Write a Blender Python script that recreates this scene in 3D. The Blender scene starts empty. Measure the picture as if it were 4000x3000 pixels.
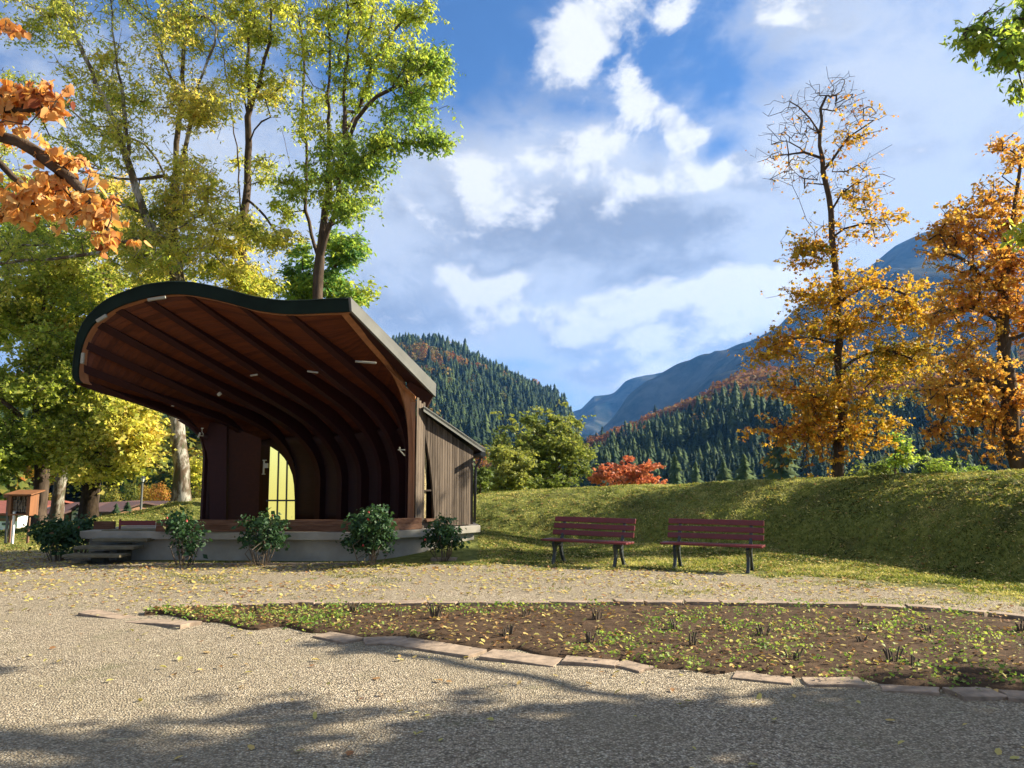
import bpy, math, random
import numpy as np
from mathutils import Vector, noise as mnoise
R_ = math.radians
rng = np.random.default_rng(7); random.seed(7)
scene = bpy.context.scene
# ---------------------------------------------------------------- camera
PITCH = R_(6.9); CAMZ = 1.55; FPX = 3020.0
cam = bpy.data.objects.new('camera', bpy.data.cameras.new('camera'))
scene.collection.objects.link(cam)
cam.location = (0, 0, CAMZ); cam.rotation_euler = (R_(90) + PITCH, 0, 0)
cam.data.sensor_width = 36; cam.data.lens = 36 * FPX / 4000
cam.data.clip_start = 0.1; cam.data.clip_end = 30000
scene.camera = cam
# ---------------------------------------------------------------- light
SUN_AZ = 76.0; SUN_EL = 30.0          # azimuth measured from +Y towards +X
sd = Vector((math.sin(R_(SUN_AZ)) * math.cos(R_(SUN_EL)), math.cos(R_(SUN_AZ)) * math.cos(R_(SUN_EL)), math.sin(R_(SUN_EL))))
sl = bpy.data.lights.new('sun', 'SUN'); sl.energy = 5.0; sl.angle = R_(0.5); sl.color = (1.0, 0.89, 0.70)
sun = bpy.data.objects.new('sun', sl); scene.collection.objects.link(sun)
sun.rotation_euler = sd.to_track_quat('Z', 'Y').to_euler(); sun.location = (20, 5, 30)
scene.view_settings.view_transform = 'Standard'; scene.view_settings.look = 'None'
scene.view_settings.gamma = 1; scene.view_settings.exposure = 1.75
scene.cycles.max_bounces = 6; scene.cycles.transparent_max_bounces = 8

def raydir(px, py):
    dx = (px - 2000) / FPX; dy = (1500 - py) / FPX
    return (dx, math.cos(PITCH) - dy * math.sin(PITCH), math.sin(PITCH) + dy * math.cos(PITCH))
def P(px, py, Y):
    d = raydir(px, py); t = Y / d[1]
    return Vector((d[0] * t, Y, CAMZ + d[2] * t))
def G(px, py, z=0.0):
    d = raydir(px, py); t = (z - CAMZ) / d[2]
    return Vector((d[0] * t, d[1] * t, z))
# ---------------------------------------------------------------- node helpers
class NT:
    def __init__(s, tree):
        s.t = tree; s.n = tree.nodes; s.l = tree.links
    def node(s, typ, **kw):
        n = s.n.new(typ)
        for k, v in kw.items(): setattr(n, k, v)
        return n
    def set(s, sock, v):
        if isinstance(v, bpy.types.NodeSocket): s.l.new(v, sock)
        elif v is not None: sock.default_value = v
    def math(s, op, a, b=None, c=None, clamp=False):
        n = s.node('ShaderNodeMath', operation=op); n.use_clamp = clamp
        s.set(n.inputs[0], a)
        if b is not None: s.set(n.inputs[1], b)
        if c is not None: s.set(n.inputs[2], c)
        return n.outputs[0]
    def mix(s, f, a, b, blend='MIX'):
        n = s.node('ShaderNodeMix', data_type='RGBA', blend_type=blend)
        s.set(n.inputs[0], f); s.set(n.inputs[6], a); s.set(n.inputs[7], b)
        return n.outputs[2]
    def ramp(s, f, stops, interp='LINEAR'):
        n = s.node('ShaderNodeValToRGB'); cr = n.color_ramp; cr.interpolation = interp
        while len(cr.elements) > 1: cr.elements.remove(cr.elements[-1])
        cr.elements[0].position = stops[0][0]; cr.elements[0].color = c4(stops[0][1])
        for p, c in stops[1:]:
            e = cr.elements.new(p); e.color = c4(c)
        s.set(n.inputs[0], f); return n.outputs[0]
    def smooth(s, x, lo, hi):
        n = s.node('ShaderNodeMapRange', interpolation_type='SMOOTHSTEP')
        s.set(n.inputs[0], x); n.inputs[1].default_value = lo; n.inputs[2].default_value = hi
        return n.outputs[0]
    def noise(s, vec, scale, detail=4, rough=0.55, dist=0.0, out=0):
        n = s.node('ShaderNodeTexNoise'); s.set(n.inputs['Vector'], vec)
        n.inputs['Scale'].default_value = scale; n.inputs['Detail'].default_value = detail
        n.inputs['Roughness'].default_value = rough; n.inputs['Distortion'].default_value = dist
        return n.outputs[out]
    def comb(s, x, y, z):
        n = s.node('ShaderNodeCombineXYZ'); s.set(n.inputs[0], x); s.set(n.inputs[1], y); s.set(n.inputs[2], z); return n.outputs[0]
    def mapping(s, vec, scale=(1, 1, 1), loc=(0, 0, 0), rot=(0, 0, 0)):
        n = s.node('ShaderNodeMapping'); s.set(n.inputs[0], vec)
        n.inputs['Scale'].default_value = scale; n.inputs['Location'].default_value = loc; n.inputs['Rotation'].default_value = rot
        return n.outputs[0]
def c4(c):
    if isinstance(c, (int, float)): return (c, c, c, 1)
    return (c[0], c[1], c[2], 1)
# ---------------------------------------------------------------- world: sky with clouds
w = bpy.data.worlds.new('World'); scene.world = w; w.use_nodes = True
T = NT(w.node_tree); T.n.clear()
sky = T.node('ShaderNodeTexSky', sky_type='NISHITA'); sky.sun_disc = False
sky.sun_elevation = R_(SUN_EL); sky.sun_rotation = R_(SUN_AZ)
sky.altitude = 800; sky.air_density = 1.0; sky.dust_density = 0.35; sky.ozone_density = 2.5
tc = T.node('ShaderNodeTexCoord'); sx = T.node('ShaderNodeSeparateXYZ'); T.set(sx.inputs[0], tc.outputs['Generated'])
az = T.math('ARCTAN2', sx.outputs[0], sx.outputs[1]); el = T.math('ARCSINE', sx.outputs[2])
elc = T.math('ABSOLUTE', el)
def azel(px, py):
    d = Vector(raydir(px, py)).normalized(); return math.atan2(d.x, d.y), math.asin(d.z)
def blob(px, py, rx, ry, rot=0.0):
    a0, e0 = azel(px, py); rx /= FPX; ry /= FPX
    da = T.math('SUBTRACT', az, a0); de = T.math('SUBTRACT', el, e0)
    c, s_ = math.cos(R_(rot)), math.sin(R_(rot))
    u = T.math('MULTIPLY_ADD', da, c / rx, T.math('MULTIPLY', de, s_ / rx))
    v = T.math('MULTIPLY_ADD', da, -s_ / ry, T.math('MULTIPLY', de, c / ry))
    r2 = T.math('ADD', T.math('MULTIPLY', u, u), T.math('MULTIPLY', v, v))
    return T.math('POWER', 2.71828, T.math('MULTIPLY', r2, -0.9))
def bsum(lst):
    acc = None
    for (b, amp) in lst:
        o = T.math('MULTIPLY', blob(*b), amp)
        acc = o if acc is None else T.math('ADD', acc, o)
    return acc
# cloud fields: soft bias where the photograph has its clouds, fractal noise for their form, a second
# sample displaced towards the sun for the light and shade on them
def field(off=(0, 0, 0)):
    wv = T.comb(T.math('ADD', az, off[0]), T.math('MULTIPLY', T.math('ADD', el, off[1]), 1.45), 0.37)
    a_ = T.noise(wv, 4.2, 12, 0.60, 0.35); b_ = T.noise(T.mapping(wv, loc=(3.3, 1.9, 0.4)), 11.0, 9, 0.62, 0.25)
    return T.math('ADD', T.math('MULTIPLY', T.math('SUBTRACT', a_, 0.5), 6.0), T.math('MULTIPLY', T.math('SUBTRACT', b_, 0.5), 3.2))
f0 = field(); f1 = field((0.035, 0.028, 0))
lit = T.math('SUBTRACT', f0, f1)
veil = bsum([((2350, 930, 950, 330), 1.15), ((3500, 650, 560, 620), 0.85), ((1700, 980, 500, 260), 0.45), ((700, 600, 650, 500), 0.5),
             ((2600, 1330, 1100, 220), 1.0), ((1700, 1230, 420, 100), 0.75), ((2100, 540, 330, 200), 0.3), ((700, 1300, 900, 500), .5)])
white = bsum([((2290, 130, 330, 120, 25), 1.0), ((2640, 60, 150, 60, 40), 0.7), ((2470, 300, 90, 120, 35), 0.65), ((2740, 275, 110, 50, 25), 0.7),
              ((2480, 460, 70, 90, -20), 0.65), ((2690, 510, 190, 70, -30), 1.05), ((2940, 640, 110, 120), 1.0), ((2640, 600, 70, 100), 0.6), ((2790, 700, 260, 70), 1.0),
              ((2150, 590, 260, 110, 10), 0.85), ((2370, 660, 200, 50, -25), 0.55), ((1640, 830, 150, 35, -38), 0.8), ((1900, 720, 150, 70, -30), 0.6),
              ((2250, 1250, 650, 100, 4), 0.95), ((2000, 1100, 340, 35, 18), 0.7), ((2950, 1170, 360, 130, 12), 0.95), ((1760, 1085, 60, 45), 0.75),
              ((2350, 1470, 560, 60), 0.9), ((1560, 560, 220, 90, 10), 0.55), ((1100, 300, 300, 300), 0.4), ((620, 180, 330, 170), 0.45), ((3020, 1050, 220, 90), 0.4),
              ((3080, 75, 50, 20), .32), ((2860, 365, 60, 20), .6), ((2280, 400, 50, 30), .4), ((500, 1000, 700, 250), .45)])
hole = bsum([((2790, 590, 75, 50, 20), 0.9), ((1850, 250, 380, 300), 0.8), ((2560, 620, 60, 150, 20), 0.45), ((1480, 820, 130, 200), 0.5), ((2000, 1420, 330, 45, 5), 0.9), ((2950, 330, 230, 110, -10), 0.6), ((1400,1000,170,150), .35), ((2250, 420, 160, 60), .5)])
vm = T.math('ADD', T.math('ADD', veil, 0.06), T.math('MULTIPLY', f0, 0.30)); vm = T.math('SUBTRACT', vm, T.math('MULTIPLY', hole, 0.6)); vm = T.math('ADD', vm, T.math('MULTIPLY', T.math('MAXIMUM', T.smooth(T.math('ABSOLUTE', az), 0.75, 1.3), T.smooth(el, 0.62, 0.95)), 0.45)); vm = T.smooth(vm, -0.05, 0.75)  # MAXIMUM term adds unseen veil beyond the view to neutralise blue ambient light
wm = T.math('ADD', white, T.math('MULTIPLY', f0, 0.55)); wm = T.math('SUBTRACT', wm, hole); wm = T.smooth(wm, 0.30, 0.78)
grey = bsum([((2500, 930, 620, 170), 1.0), ((1650, 1250, 350, 90), 0.8), ((2850, 1330, 350, 50), .6), ((3300, 1050, 200, 120), .3)])
gf = T.smooth(T.math('ADD', grey, T.math('MULTIPLY', f0, 0.5)), 0.0, 0.9)
veilc = T.mix(gf, (0.70, 0.735, 0.79, 1), (0.36, 0.375, 0.41, 1))
veilc = T.mix(T.smooth(T.math('ABSOLUTE', az), 0.75, 1.3), veilc, (0.66, 0.64, 0.60, 1))  # warm grey for the added veil out of view
shade = T.smooth(lit, -0.8, 0.5)
whc = T.mix(shade, (0.50, 0.54, 0.62, 1), (1.0, 0.99, 0.97, 1))
bg1 = T.node('ShaderNodeBackground'); T.set(bg1.inputs[0], T.mix(1.0, sky.outputs[0], (0.52, 0.70, 0.92, 1), 'MULTIPLY')); bg1.inputs[1].default_value = 0.050
bg2 = T.node('ShaderNodeBackground'); T.set(bg2.inputs[0], veilc); bg2.inputs[1].default_value = 0.33
bg3 = T.node('ShaderNodeBackground'); T.set(bg3.inputs[0], whc); bg3.inputs[1].default_value = 0.33
m1 = T.node('ShaderNodeMixShader'); T.set(m1.inputs[0], T.math('MULTIPLY', vm, 0.90)); T.l.new(bg1.outputs[0], m1.inputs[1]); T.l.new(bg2.outputs[0], m1.inputs[2])
m2 = T.node('ShaderNodeMixShader'); T.set(m2.inputs[0], T.math('MULTIPLY', wm, 0.95)); T.l.new(m1.outputs[0], m2.inputs[1]); T.l.new(bg3.outputs[0], m2.inputs[2])
wo = T.node('ShaderNodeOutputWorld'); T.l.new(m2.outputs[0], wo.inputs[0])
w.cycles.sampling_method = 'MANUAL'; w.cycles.sample_map_resolution = 512

# ---------------------------------------------------------------- mesh helpers
C = scene.collection
def tag(o, label=None, cat=None, group=None, kind=None):
    if label: o['label'] = label
    if cat: o['category'] = cat
    if group: o['group'] = group
    if kind: o['kind'] = kind
    return o
def empty(name, loc=(0, 0, 0), rz=0, label=None, cat=None, group=None):
    o = bpy.data.objects.new(name, None); C.objects.link(o); o.location = loc; o.rotation_euler = (0, 0, rz)
    o.empty_display_size = 0.1
    return tag(o, label, cat, group)
def np_obj(name, V, F, mat, parent=None, tint=None, smooth=False):
    """V: n x 3, F: m x k array (all the same k) or a list of arrays; coordinates are in the parent's local space"""
    me = bpy.data.meshes.new(name); V = np.asarray(V, np.float32)
    Fs = F if isinstance(F, list) else [F]
    Fs = [np.asarray(f, np.int32) for f in Fs if len(f)]
    me.vertices.add(len(V)); me.vertices.foreach_set('co', V.ravel())
    li = np.concatenate([f.ravel() for f in Fs]); tot = np.concatenate([np.full(len(f), f.shape[1], np.int32) for f in Fs])
    st = np.concatenate([[0], np.cumsum(tot)[:-1]]).astype(np.int32)
    me.loops.add(len(li)); me.loops.foreach_set('vertex_index', li)
    me.polygons.add(len(tot)); me.polygons.foreach_set('loop_start', st); me.polygons.foreach_set('loop_total', tot)
    me.update(calc_edges=True); me.validate()
    if smooth: me.polygons.foreach_set('use_smooth', np.ones(len(me.polygons), bool))
    if tint is not None:
        a = me.attributes.new('tint', 'FLOAT', 'FACE'); a.data.foreach_set('value', np.asarray(tint, np.float32))
    if mat: me.materials.append(mat)
    o = bpy.data.objects.new(name, me); C.objects.link(o)
    if parent is not None: o.parent = parent
    return o
class MB:
    def __init__(s): s.v = []; s.f = []
    def add(s, vs, fs):
        b = len(s.v); s.v += [tuple(v) for v in vs]; s.f += [tuple(b + i for i in f) for f in fs]; return s
    def box(s, c, size, rz=0.0, rx=0.0, ry=0.0):
        from mathutils import Euler
        e = Euler((rx, ry, rz)); c = Vector(c); vs = []
        for z in (-1, 1):
            for (x, y) in ((-1, -1), (1, -1), (1, 1), (-1, 1)):
                q = Vector((x * size[0] / 2, y * size[1] / 2, z * size[2] / 2)); q.rotate(e); vs.append(c + q)
        return s.add(vs, [(0, 3, 2, 1), (4, 5, 6, 7), (0, 1, 5, 4), (1, 2, 6, 5), (2, 3, 7, 6), (3, 0, 4, 7)])
    def bar(s, a, b, wx, wz, up=(0, 0, 1)):
        a = Vector(a); b = Vector(b); d = (b - a).normalized(); up = Vector(up)
        sd_ = d.cross(up)
        if sd_.length < 1e-4: sd_ = d.cross(Vector((0, 1, 0)))
        sd_.normalize(); u = sd_.cross(d).normalized(); vs = []
        for p in (a, b):
            for (x, z) in ((-1, -1), (1, -1), (1, 1), (-1, 1)): vs.append(p + sd_ * x * wx / 2 + u * z * wz / 2)
        return s.add(vs, [(0, 1, 2, 3), (7, 6, 5, 4), (0, 4, 5, 1), (1, 5, 6, 2), (2, 6, 7, 3), (3, 7, 4, 0)])
    def prism(s, poly, ext):
        """closed prism of a planar polygon (list of 3d points) pushed along ext"""
        ext = Vector(ext); n = len(poly); vs = [Vector(p) for p in poly] + [Vector(p) + ext for p in poly]
        fs = [tuple(range(n))[::-1], tuple(range(n, 2 * n))] + [(i, (i + 1) % n, n + (i + 1) % n, n + i) for i in range(n)]
        return s.add(vs, fs)
    def tube(s, pts, rad, k=8, cap=True):
        pts = [Vector(p) for p in pts]; n = len(pts)
        if not hasattr(rad, '__len__'): rad = [rad] * n
        vs = []; fs = []; u = None
        for i, p in enumerate(pts):
            d = (pts[min(i + 1, n - 1)] - pts[max(i - 1, 0)]).normalized()
            if u is None: u = d.orthogonal().normalized()
            u = (u - d * u.dot(d)).normalized(); v = d.cross(u)
            for j in range(k):
                a = 2 * math.pi * j / k; vs.append(p + (u * math.cos(a) + v * math.sin(a)) * rad[i])
        for i in range(n - 1):
            for j in range(k):
                fs.append((i * k + j, i * k + (j + 1) % k, (i + 1) * k + (j + 1) % k, (i + 1) * k + j))
        if cap: fs += [tuple(range(k))[::-1], tuple(range((n - 1) * k, n * k))]
        return s.add(vs, fs)
    def obj(s, name, mat, parent=None, bevel=0.0, smooth=False):
        me = bpy.data.meshes.new(name); me.from_pydata([tuple(v) for v in s.v], [], s.f); me.update()
        if mat: me.materials.append(mat)
        if smooth: me.polygons.foreach_set('use_smooth', np.ones(len(me.polygons), bool))
        o = bpy.data.objects.new(name, me); C.objects.link(o)
        if parent is not None: o.parent = parent
        if bevel:
            b = o.modifiers.new('bevel', 'BEVEL'); b.width = bevel; b.segments = 2; b.limit_method = 'ANGLE'
        return o
def copy_tree(o, parent=None):
    c = o.copy(); C.objects.link(c)
    if parent is not None: c.parent = parent
    for ch in list(o.children): copy_tree(ch, c)
    return c
# ---------------------------------------------------------------- materials
def newmat(name):
    m = bpy.data.materials.new(name); m.use_nodes = True; t = NT(m.node_tree)
    bs = t.n['Principled BSDF']; return m, t, bs
def simple(name, col, rough=0.7, metal=0.0, var=0.25, scale=6.0, bump=0.0, bscale=40.0, stretch=(1, 1, 1), spec=None):
    m, t, bs = newmat(name); tcn = t.node('ShaderNodeTexCoord'); vec = t.mapping(tcn.outputs['Object'], scale=stretch)
    nz = t.noise(vec, scale, 6, 0.6)
    lo = tuple(c * (1 - var) for c in col); hi = tuple(min(1, c * (1 + var)) for c in col)
    t.set(bs.inputs['Base Color'], t.ramp(nz, [(0.3, lo), (0.7, hi)]))
    bs.inputs['Roughness'].default_value = rough; bs.inputs['Metallic'].default_value = metal
    if spec is not None: bs.inputs['Specular IOR Level'].default_value = spec
    if bump:
        b = t.node('ShaderNodeBump'); b.inputs['Strength'].default_value = bump; b.inputs['Distance'].default_value = 0.01
        t.set(b.inputs['Height'], t.noise(vec, bscale, 5, 0.65)); t.l.new(b.outputs[0], bs.inputs['Normal'])
    return m
def leafmat(name, stops, trans=0.45, rough=0.55):
    m = bpy.data.materials.new(name); m.use_nodes = True; t = NT(m.node_tree); t.n.clear()
    at = t.node('ShaderNodeAttribute', attribute_name='tint')
    col = t.ramp(at.outputs['Fac'], stops)
    d = t.node('ShaderNodeBsdfPrincipled'); t.set(d.inputs['Base Color'], col); d.inputs['Roughness'].default_value = rough
    d.inputs['Specular IOR Level'].default_value = 0.25
    tr = t.node('ShaderNodeBsdfTranslucent'); t.set(tr.inputs[0], t.mix(1.0, col, (1.35, 1.3, 0.8, 1), 'MULTIPLY'))
    mx = t.node('ShaderNodeMixShader'); mx.inputs[0].default_value = trans
    t.l.new(d.outputs[0], mx.inputs[1]); t.l.new(tr.outputs[0], mx.inputs[2])
    o = t.node('ShaderNodeOutputMaterial'); t.l.new(mx.outputs[0], o.inputs[0])
    return m
M = {}
M['bark'] = simple('bark', (0.075, 0.055, 0.04), 0.95, var=0.5, scale=4, bump=1.0, bscale=14, stretch=(2.5, 2.5, 0.6), spec=.1)
M['dark_bark'] = simple('dark_bark', (0.035, 0.025, 0.016), 0.95, var=0.6, scale=5, bump=1.0, bscale=14, stretch=(2, 2, 1), spec=.1)
def barkmossy():
    m, t, bs = newmat('pale_bark'); tcn = t.node('ShaderNodeTexCoord'); v = tcn.outputs['Object']
    a = t.noise(t.mapping(v, scale=(1, 1, .55)), 3.0, 6, 0.65, 0.4); b = t.noise(t.mapping(v, scale=(2, 2, .7), loc=(5, 1, 2)), 5, 8, .7)
    col = t.mix(t.smooth(a, .45, .58), (0.09, 0.06, 0.035, 1), (0.33, 0.31, 0.26, 1))
    col = t.mix(t.smooth(b, .5, .62), col, (0.06, 0.065, 0.03, 1))
    t.set(bs.inputs['Base Color'], col); bs.inputs['Roughness'].default_value = .95
    bp = t.node('ShaderNodeBump'); bp.inputs['Strength'].default_value = .8; bp.inputs['Distance'].default_value = .03
    t.set(bp.inputs['Height'], b); t.l.new(bp.outputs[0], bs.inputs['Normal']); return m
M['pale_bark'] = barkmossy()
def boards(name, c1, c2, axis_scale, rough=0.8, groove=0.11, vertical=True, fs=3.0):
    """weathered boards: colour streaks along the grain, one tone per board comes with the mesh tint"""
    m, t, bs = newmat(name); tcn = t.node('ShaderNodeTexCoord')
    at = t.node('ShaderNodeAttribute', attribute_name='tint')
    v = t.mapping(tcn.outputs['Object'], scale=axis_scale)
    a = t.noise(v, fs, 8, 0.65, 0.3)
    f = t.math('ADD', a, t.math('MULTIPLY', t.math('SUBTRACT', at.outputs['Fac'], 0.5), 0.35))
    t.set(bs.inputs['Base Color'], t.ramp(f, [(0.3, c1), (0.68, c2)])); bs.inputs['Roughness'].default_value = rough
    bs.inputs['Specular IOR Level'].default_value = 0.25
    bp = t.node('ShaderNodeBump'); bp.inputs['Strength'].default_value = .5; bp.inputs['Distance'].default_value = .004
    t.set(bp.inputs['Height'], t.noise(v, fs * 5, 5, .7)); t.l.new(bp.outputs[0], bs.inputs['Normal'])
    return m
M['grey_boards'] = boards('weathered_boards', (0.045, 0.032, 0.022), (0.15, 0.115, 0.085), (14, 14, 0.8))
M['brown_boards'] = boards('brown_boards', (0.10, 0.045, 0.025), (0.24, 0.13, 0.08), (1.0, 8, 12))
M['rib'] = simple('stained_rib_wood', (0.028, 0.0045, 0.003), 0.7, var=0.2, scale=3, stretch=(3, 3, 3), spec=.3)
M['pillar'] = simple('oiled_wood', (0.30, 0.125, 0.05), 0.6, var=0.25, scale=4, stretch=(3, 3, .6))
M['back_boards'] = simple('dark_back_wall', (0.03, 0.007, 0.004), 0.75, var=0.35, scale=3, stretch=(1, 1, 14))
M['concrete'] = simple('painted_concrete', (0.28, 0.262, 0.22), 0.85, var=0.22, scale=2.2, bump=.25, bscale=30)
M['stone'] = simple('step_stone', (0.12, 0.105, 0.065), 0.9, var=0.3, scale=7, bump=.5, bscale=30)
M['slab'] = simple('sandstone', (0.26, 0.195, 0.14), 0.9, var=0.45, scale=9, bump=.6, bscale=35)
M['green_metal'] = simple('green_fascia', (0.007, 0.014, 0.010), 0.85, var=0.3, scale=3, spec=.15)
M['grey_metal'] = simple('zinc_fascia', (0.105, 0.108, 0.098), 0.75, var=0.2, scale=2.0)
M['black_metal'] = simple('black_metal', (0.02, 0.022, 0.024), 0.4)
M['iron'] = simple('cast_iron', (0.022, 0.03, 0.034), 0.45, var=.3, scale=20)
M['maroon'] = simple('maroon_paint', (0.12, 0.009, 0.011), 0.45, var=0.2, scale=8, stretch=(1, 4, 4))
M['tube_light'] = simple('lamp_diffuser', (0.26, 0.245, 0.19), 0.5, var=.05)
M['bracket'] = simple('bracket_paint', (0.45, 0.42, 0.30), 0.5, var=.1)
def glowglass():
    m, t, bs = newmat('glowing_glass'); tcn = t.node('ShaderNodeTexCoord')
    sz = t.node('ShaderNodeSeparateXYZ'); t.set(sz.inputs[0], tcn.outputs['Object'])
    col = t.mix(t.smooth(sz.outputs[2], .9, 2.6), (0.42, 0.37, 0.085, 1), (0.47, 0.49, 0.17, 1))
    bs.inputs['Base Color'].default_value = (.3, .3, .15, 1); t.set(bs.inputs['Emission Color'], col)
    t.set(bs.inputs['Emission Strength'], t.math('MULTIPLY_ADD', t.noise(tcn.outputs['Object'], 40, 4, .7), 0.3, 0.42)); return m  # emission stands in for sunlight coming through the pane from behind
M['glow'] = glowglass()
M['pebble_glass'] = simple('pebbled_glass', (0.38, 0.30, 0.13), 0.35, var=.7, scale=35, bump=1, bscale=50)
M['soil'] = simple('soil', (0.07, 0.045, 0.028), 0.98, var=0.5, scale=9, bump=1.0, bscale=60, spec=.1)
M['cane'] = simple('cut_canes', (0.10, 0.075, 0.05), 0.9, var=.4, scale=15)
M['white_plaster'] = simple('white_plaster', (0.75, 0.74, 0.70), 0.9, var=.05)
M['house_wood'] = simple('house_wood', (0.17, 0.085, 0.045), .8, var=.3, stretch=(6, 6, .5))
M['window'] = simple('window_glass', (0.06, 0.075, 0.09), 0.15, var=.2)
M['red_tile'] = simple('red_tiles', (0.20, 0.055, 0.03), .8, var=.2, scale=3)
M['brown_tile'] = simple('brown_tiles', (0.055, 0.024, 0.020), .8, var=.2, scale=3)
M['log_fill'] = simple('cut_logs', (0.16, 0.125, 0.085), .9, var=.5, scale=8)
M['orange_wood'] = simple('orange_wood', (0.20, 0.08, 0.028), .7, var=.25, scale=4, stretch=(2, 2, .5))
M['lamp_glass'] = simple('lamp_glass', (0.55, 0.58, 0.55), .15, var=.2)
def face_tint(o, per=6):
    n = len(o.data.polygons); t = np.repeat(rng.random(n // per + 1), per)[:n].astype(np.float32)
    a = o.data.attributes.new('tint', 'FLOAT', 'FACE'); a.data.foreach_set('value', t); return o
# ================================================================ GROUND
# bank and ground, described around the viewpoint: toe distance, crest distance, crest height per direction
TAB = [(-9000, 30, 40, -.3, 40), (-3500, 18, 24, -0.3, 24), (-1500, 17.5, 20, -.1, 20), (0, 18.6, 20.5, -.02, 22), (100, 18.8, 20.5, .08, 22), (180, 19, 20.5, .22, 22), (300, 19, 20.5, .33, 22), (400, 19.2, 21, .42, 22),
       (545, 19.6, 21.5, .54, 23), (640, 19.8, 22.2, .70, 24), (705, 20, 22.6, .86, 25), (815, 20, 23, .90, 26), (1200, 20, 24, .98, 28), (1855, 20.2, 25, 1.03, 29),
       (2200, 19.3, 23.5, 1.22, 28), (2700, 17.8, 21.5, 1.36, 26), (3100, 16.3, 19.5, 1.50, 25), (3500, 14.2, 17.5, 1.58, 23), (4000, 11.3, 15.2, 1.66, 21),
       (5200, 8.6, 12.0, 1.7, 18), (9000, 5.5, 8.5, 1.7, 14), (30000, 2.2, 3.4, 1.7, 6)]
TT = np.array([(a - 2000) / FPX for a, *_ in TAB]); TOE = np.array([t[1] for t in TAB], float); CRE = np.array([t[2] for t in TAB], float)
CZ = np.array([t[3] for t in TAB], float); BK = np.array([t[4] for t in TAB], float)
def sstep(x): x = np.clip(x, 0, 1); return x * x * (3 - 2 * x)
def vnoise(x, y, s, seed=0.0):
    """smooth lattice noise, vectorised"""
    x = np.asarray(x, float) * s + seed * 17.3; y = np.asarray(y, float) * s + seed * 9.1
    xi = np.floor(x); yi = np.floor(y); fx = x - xi; fy = y - yi; fx = fx * fx * (3 - 2 * fx); fy = fy * fy * (3 - 2 * fy)
    def h(a, b): v = np.sin(a * 127.1 + b * 311.7 + 1.3) * 43758.5453; return v - np.floor(v)
    return (h(xi, yi) * (1 - fx) + h(xi + 1, yi) * fx) * (1 - fy) + (h(xi, yi + 1) * (1 - fx) + h(xi + 1, yi + 1) * fx) * fy - 0.5
def fbm(x, y, s, o=4, seed=0.0):
    a = 0; amp = 1.0
    for i in range(o): a = a + amp * vnoise(x, y, s * 2 ** i, seed + i); amp *= 0.5
    return a
def low_ground(x, y):
    r = np.hypot(x, y)
    return -2.5 * sstep((r - 24) / 26) - 0.004 * np.clip(r - 60, 0, 400)
def hgt(x, y):
    x = np.asarray(x, float); y = np.asarray(y, float)
    ys = np.maximum(y, 0.01); tn = np.where(y > 0.01, x / ys, np.sign(x) * 60)
    toe = np.interp(tn, TT, TOE); cre = np.interp(tn, TT, CRE); cz = np.interp(tn, TT, CZ); bk = np.interp(tn, TT, BK)
    front = np.clip((y - toe) / (cre - toe), 0, 1)
    f = np.where(front < 1, 1 - (1 - front) ** 1.7, 1.0); f = f * sstep(front * 4)
    up = cz * f
    down = sstep((y - cre - 0.6) / np.maximum(bk - cre + 6, 1))
    low = low_ground(x, y)
    h = np.where(y < cre, up, cz * (1 - down) + low * down)
    h = np.where(y < 0.01, 0.0, h)
    # grass rises a little towards the wing of the stage
    px_ = 2000 + FPX * tn
    bump = .24 * sstep((y - 14.7) / 2.2) * sstep((px_ - 1380) / 250) * (1 - sstep((px_ - 1850) / 350)) * (1 - front)
    amp = np.where(y > toe, 0.05, 0.012)
    amp = np.where(np.hypot(x, y) > 60, .3, amp)
    return h + bump + amp * fbm(x, y, 0.9, 3, 2.0) + np.where((y > toe) & (y < bk), 0.075 * fbm(x, y, 3.6, 3, 5.0), 0)
def hz(x, y): return float(hgt(np.array([x]), np.array([y]))[0])
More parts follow.
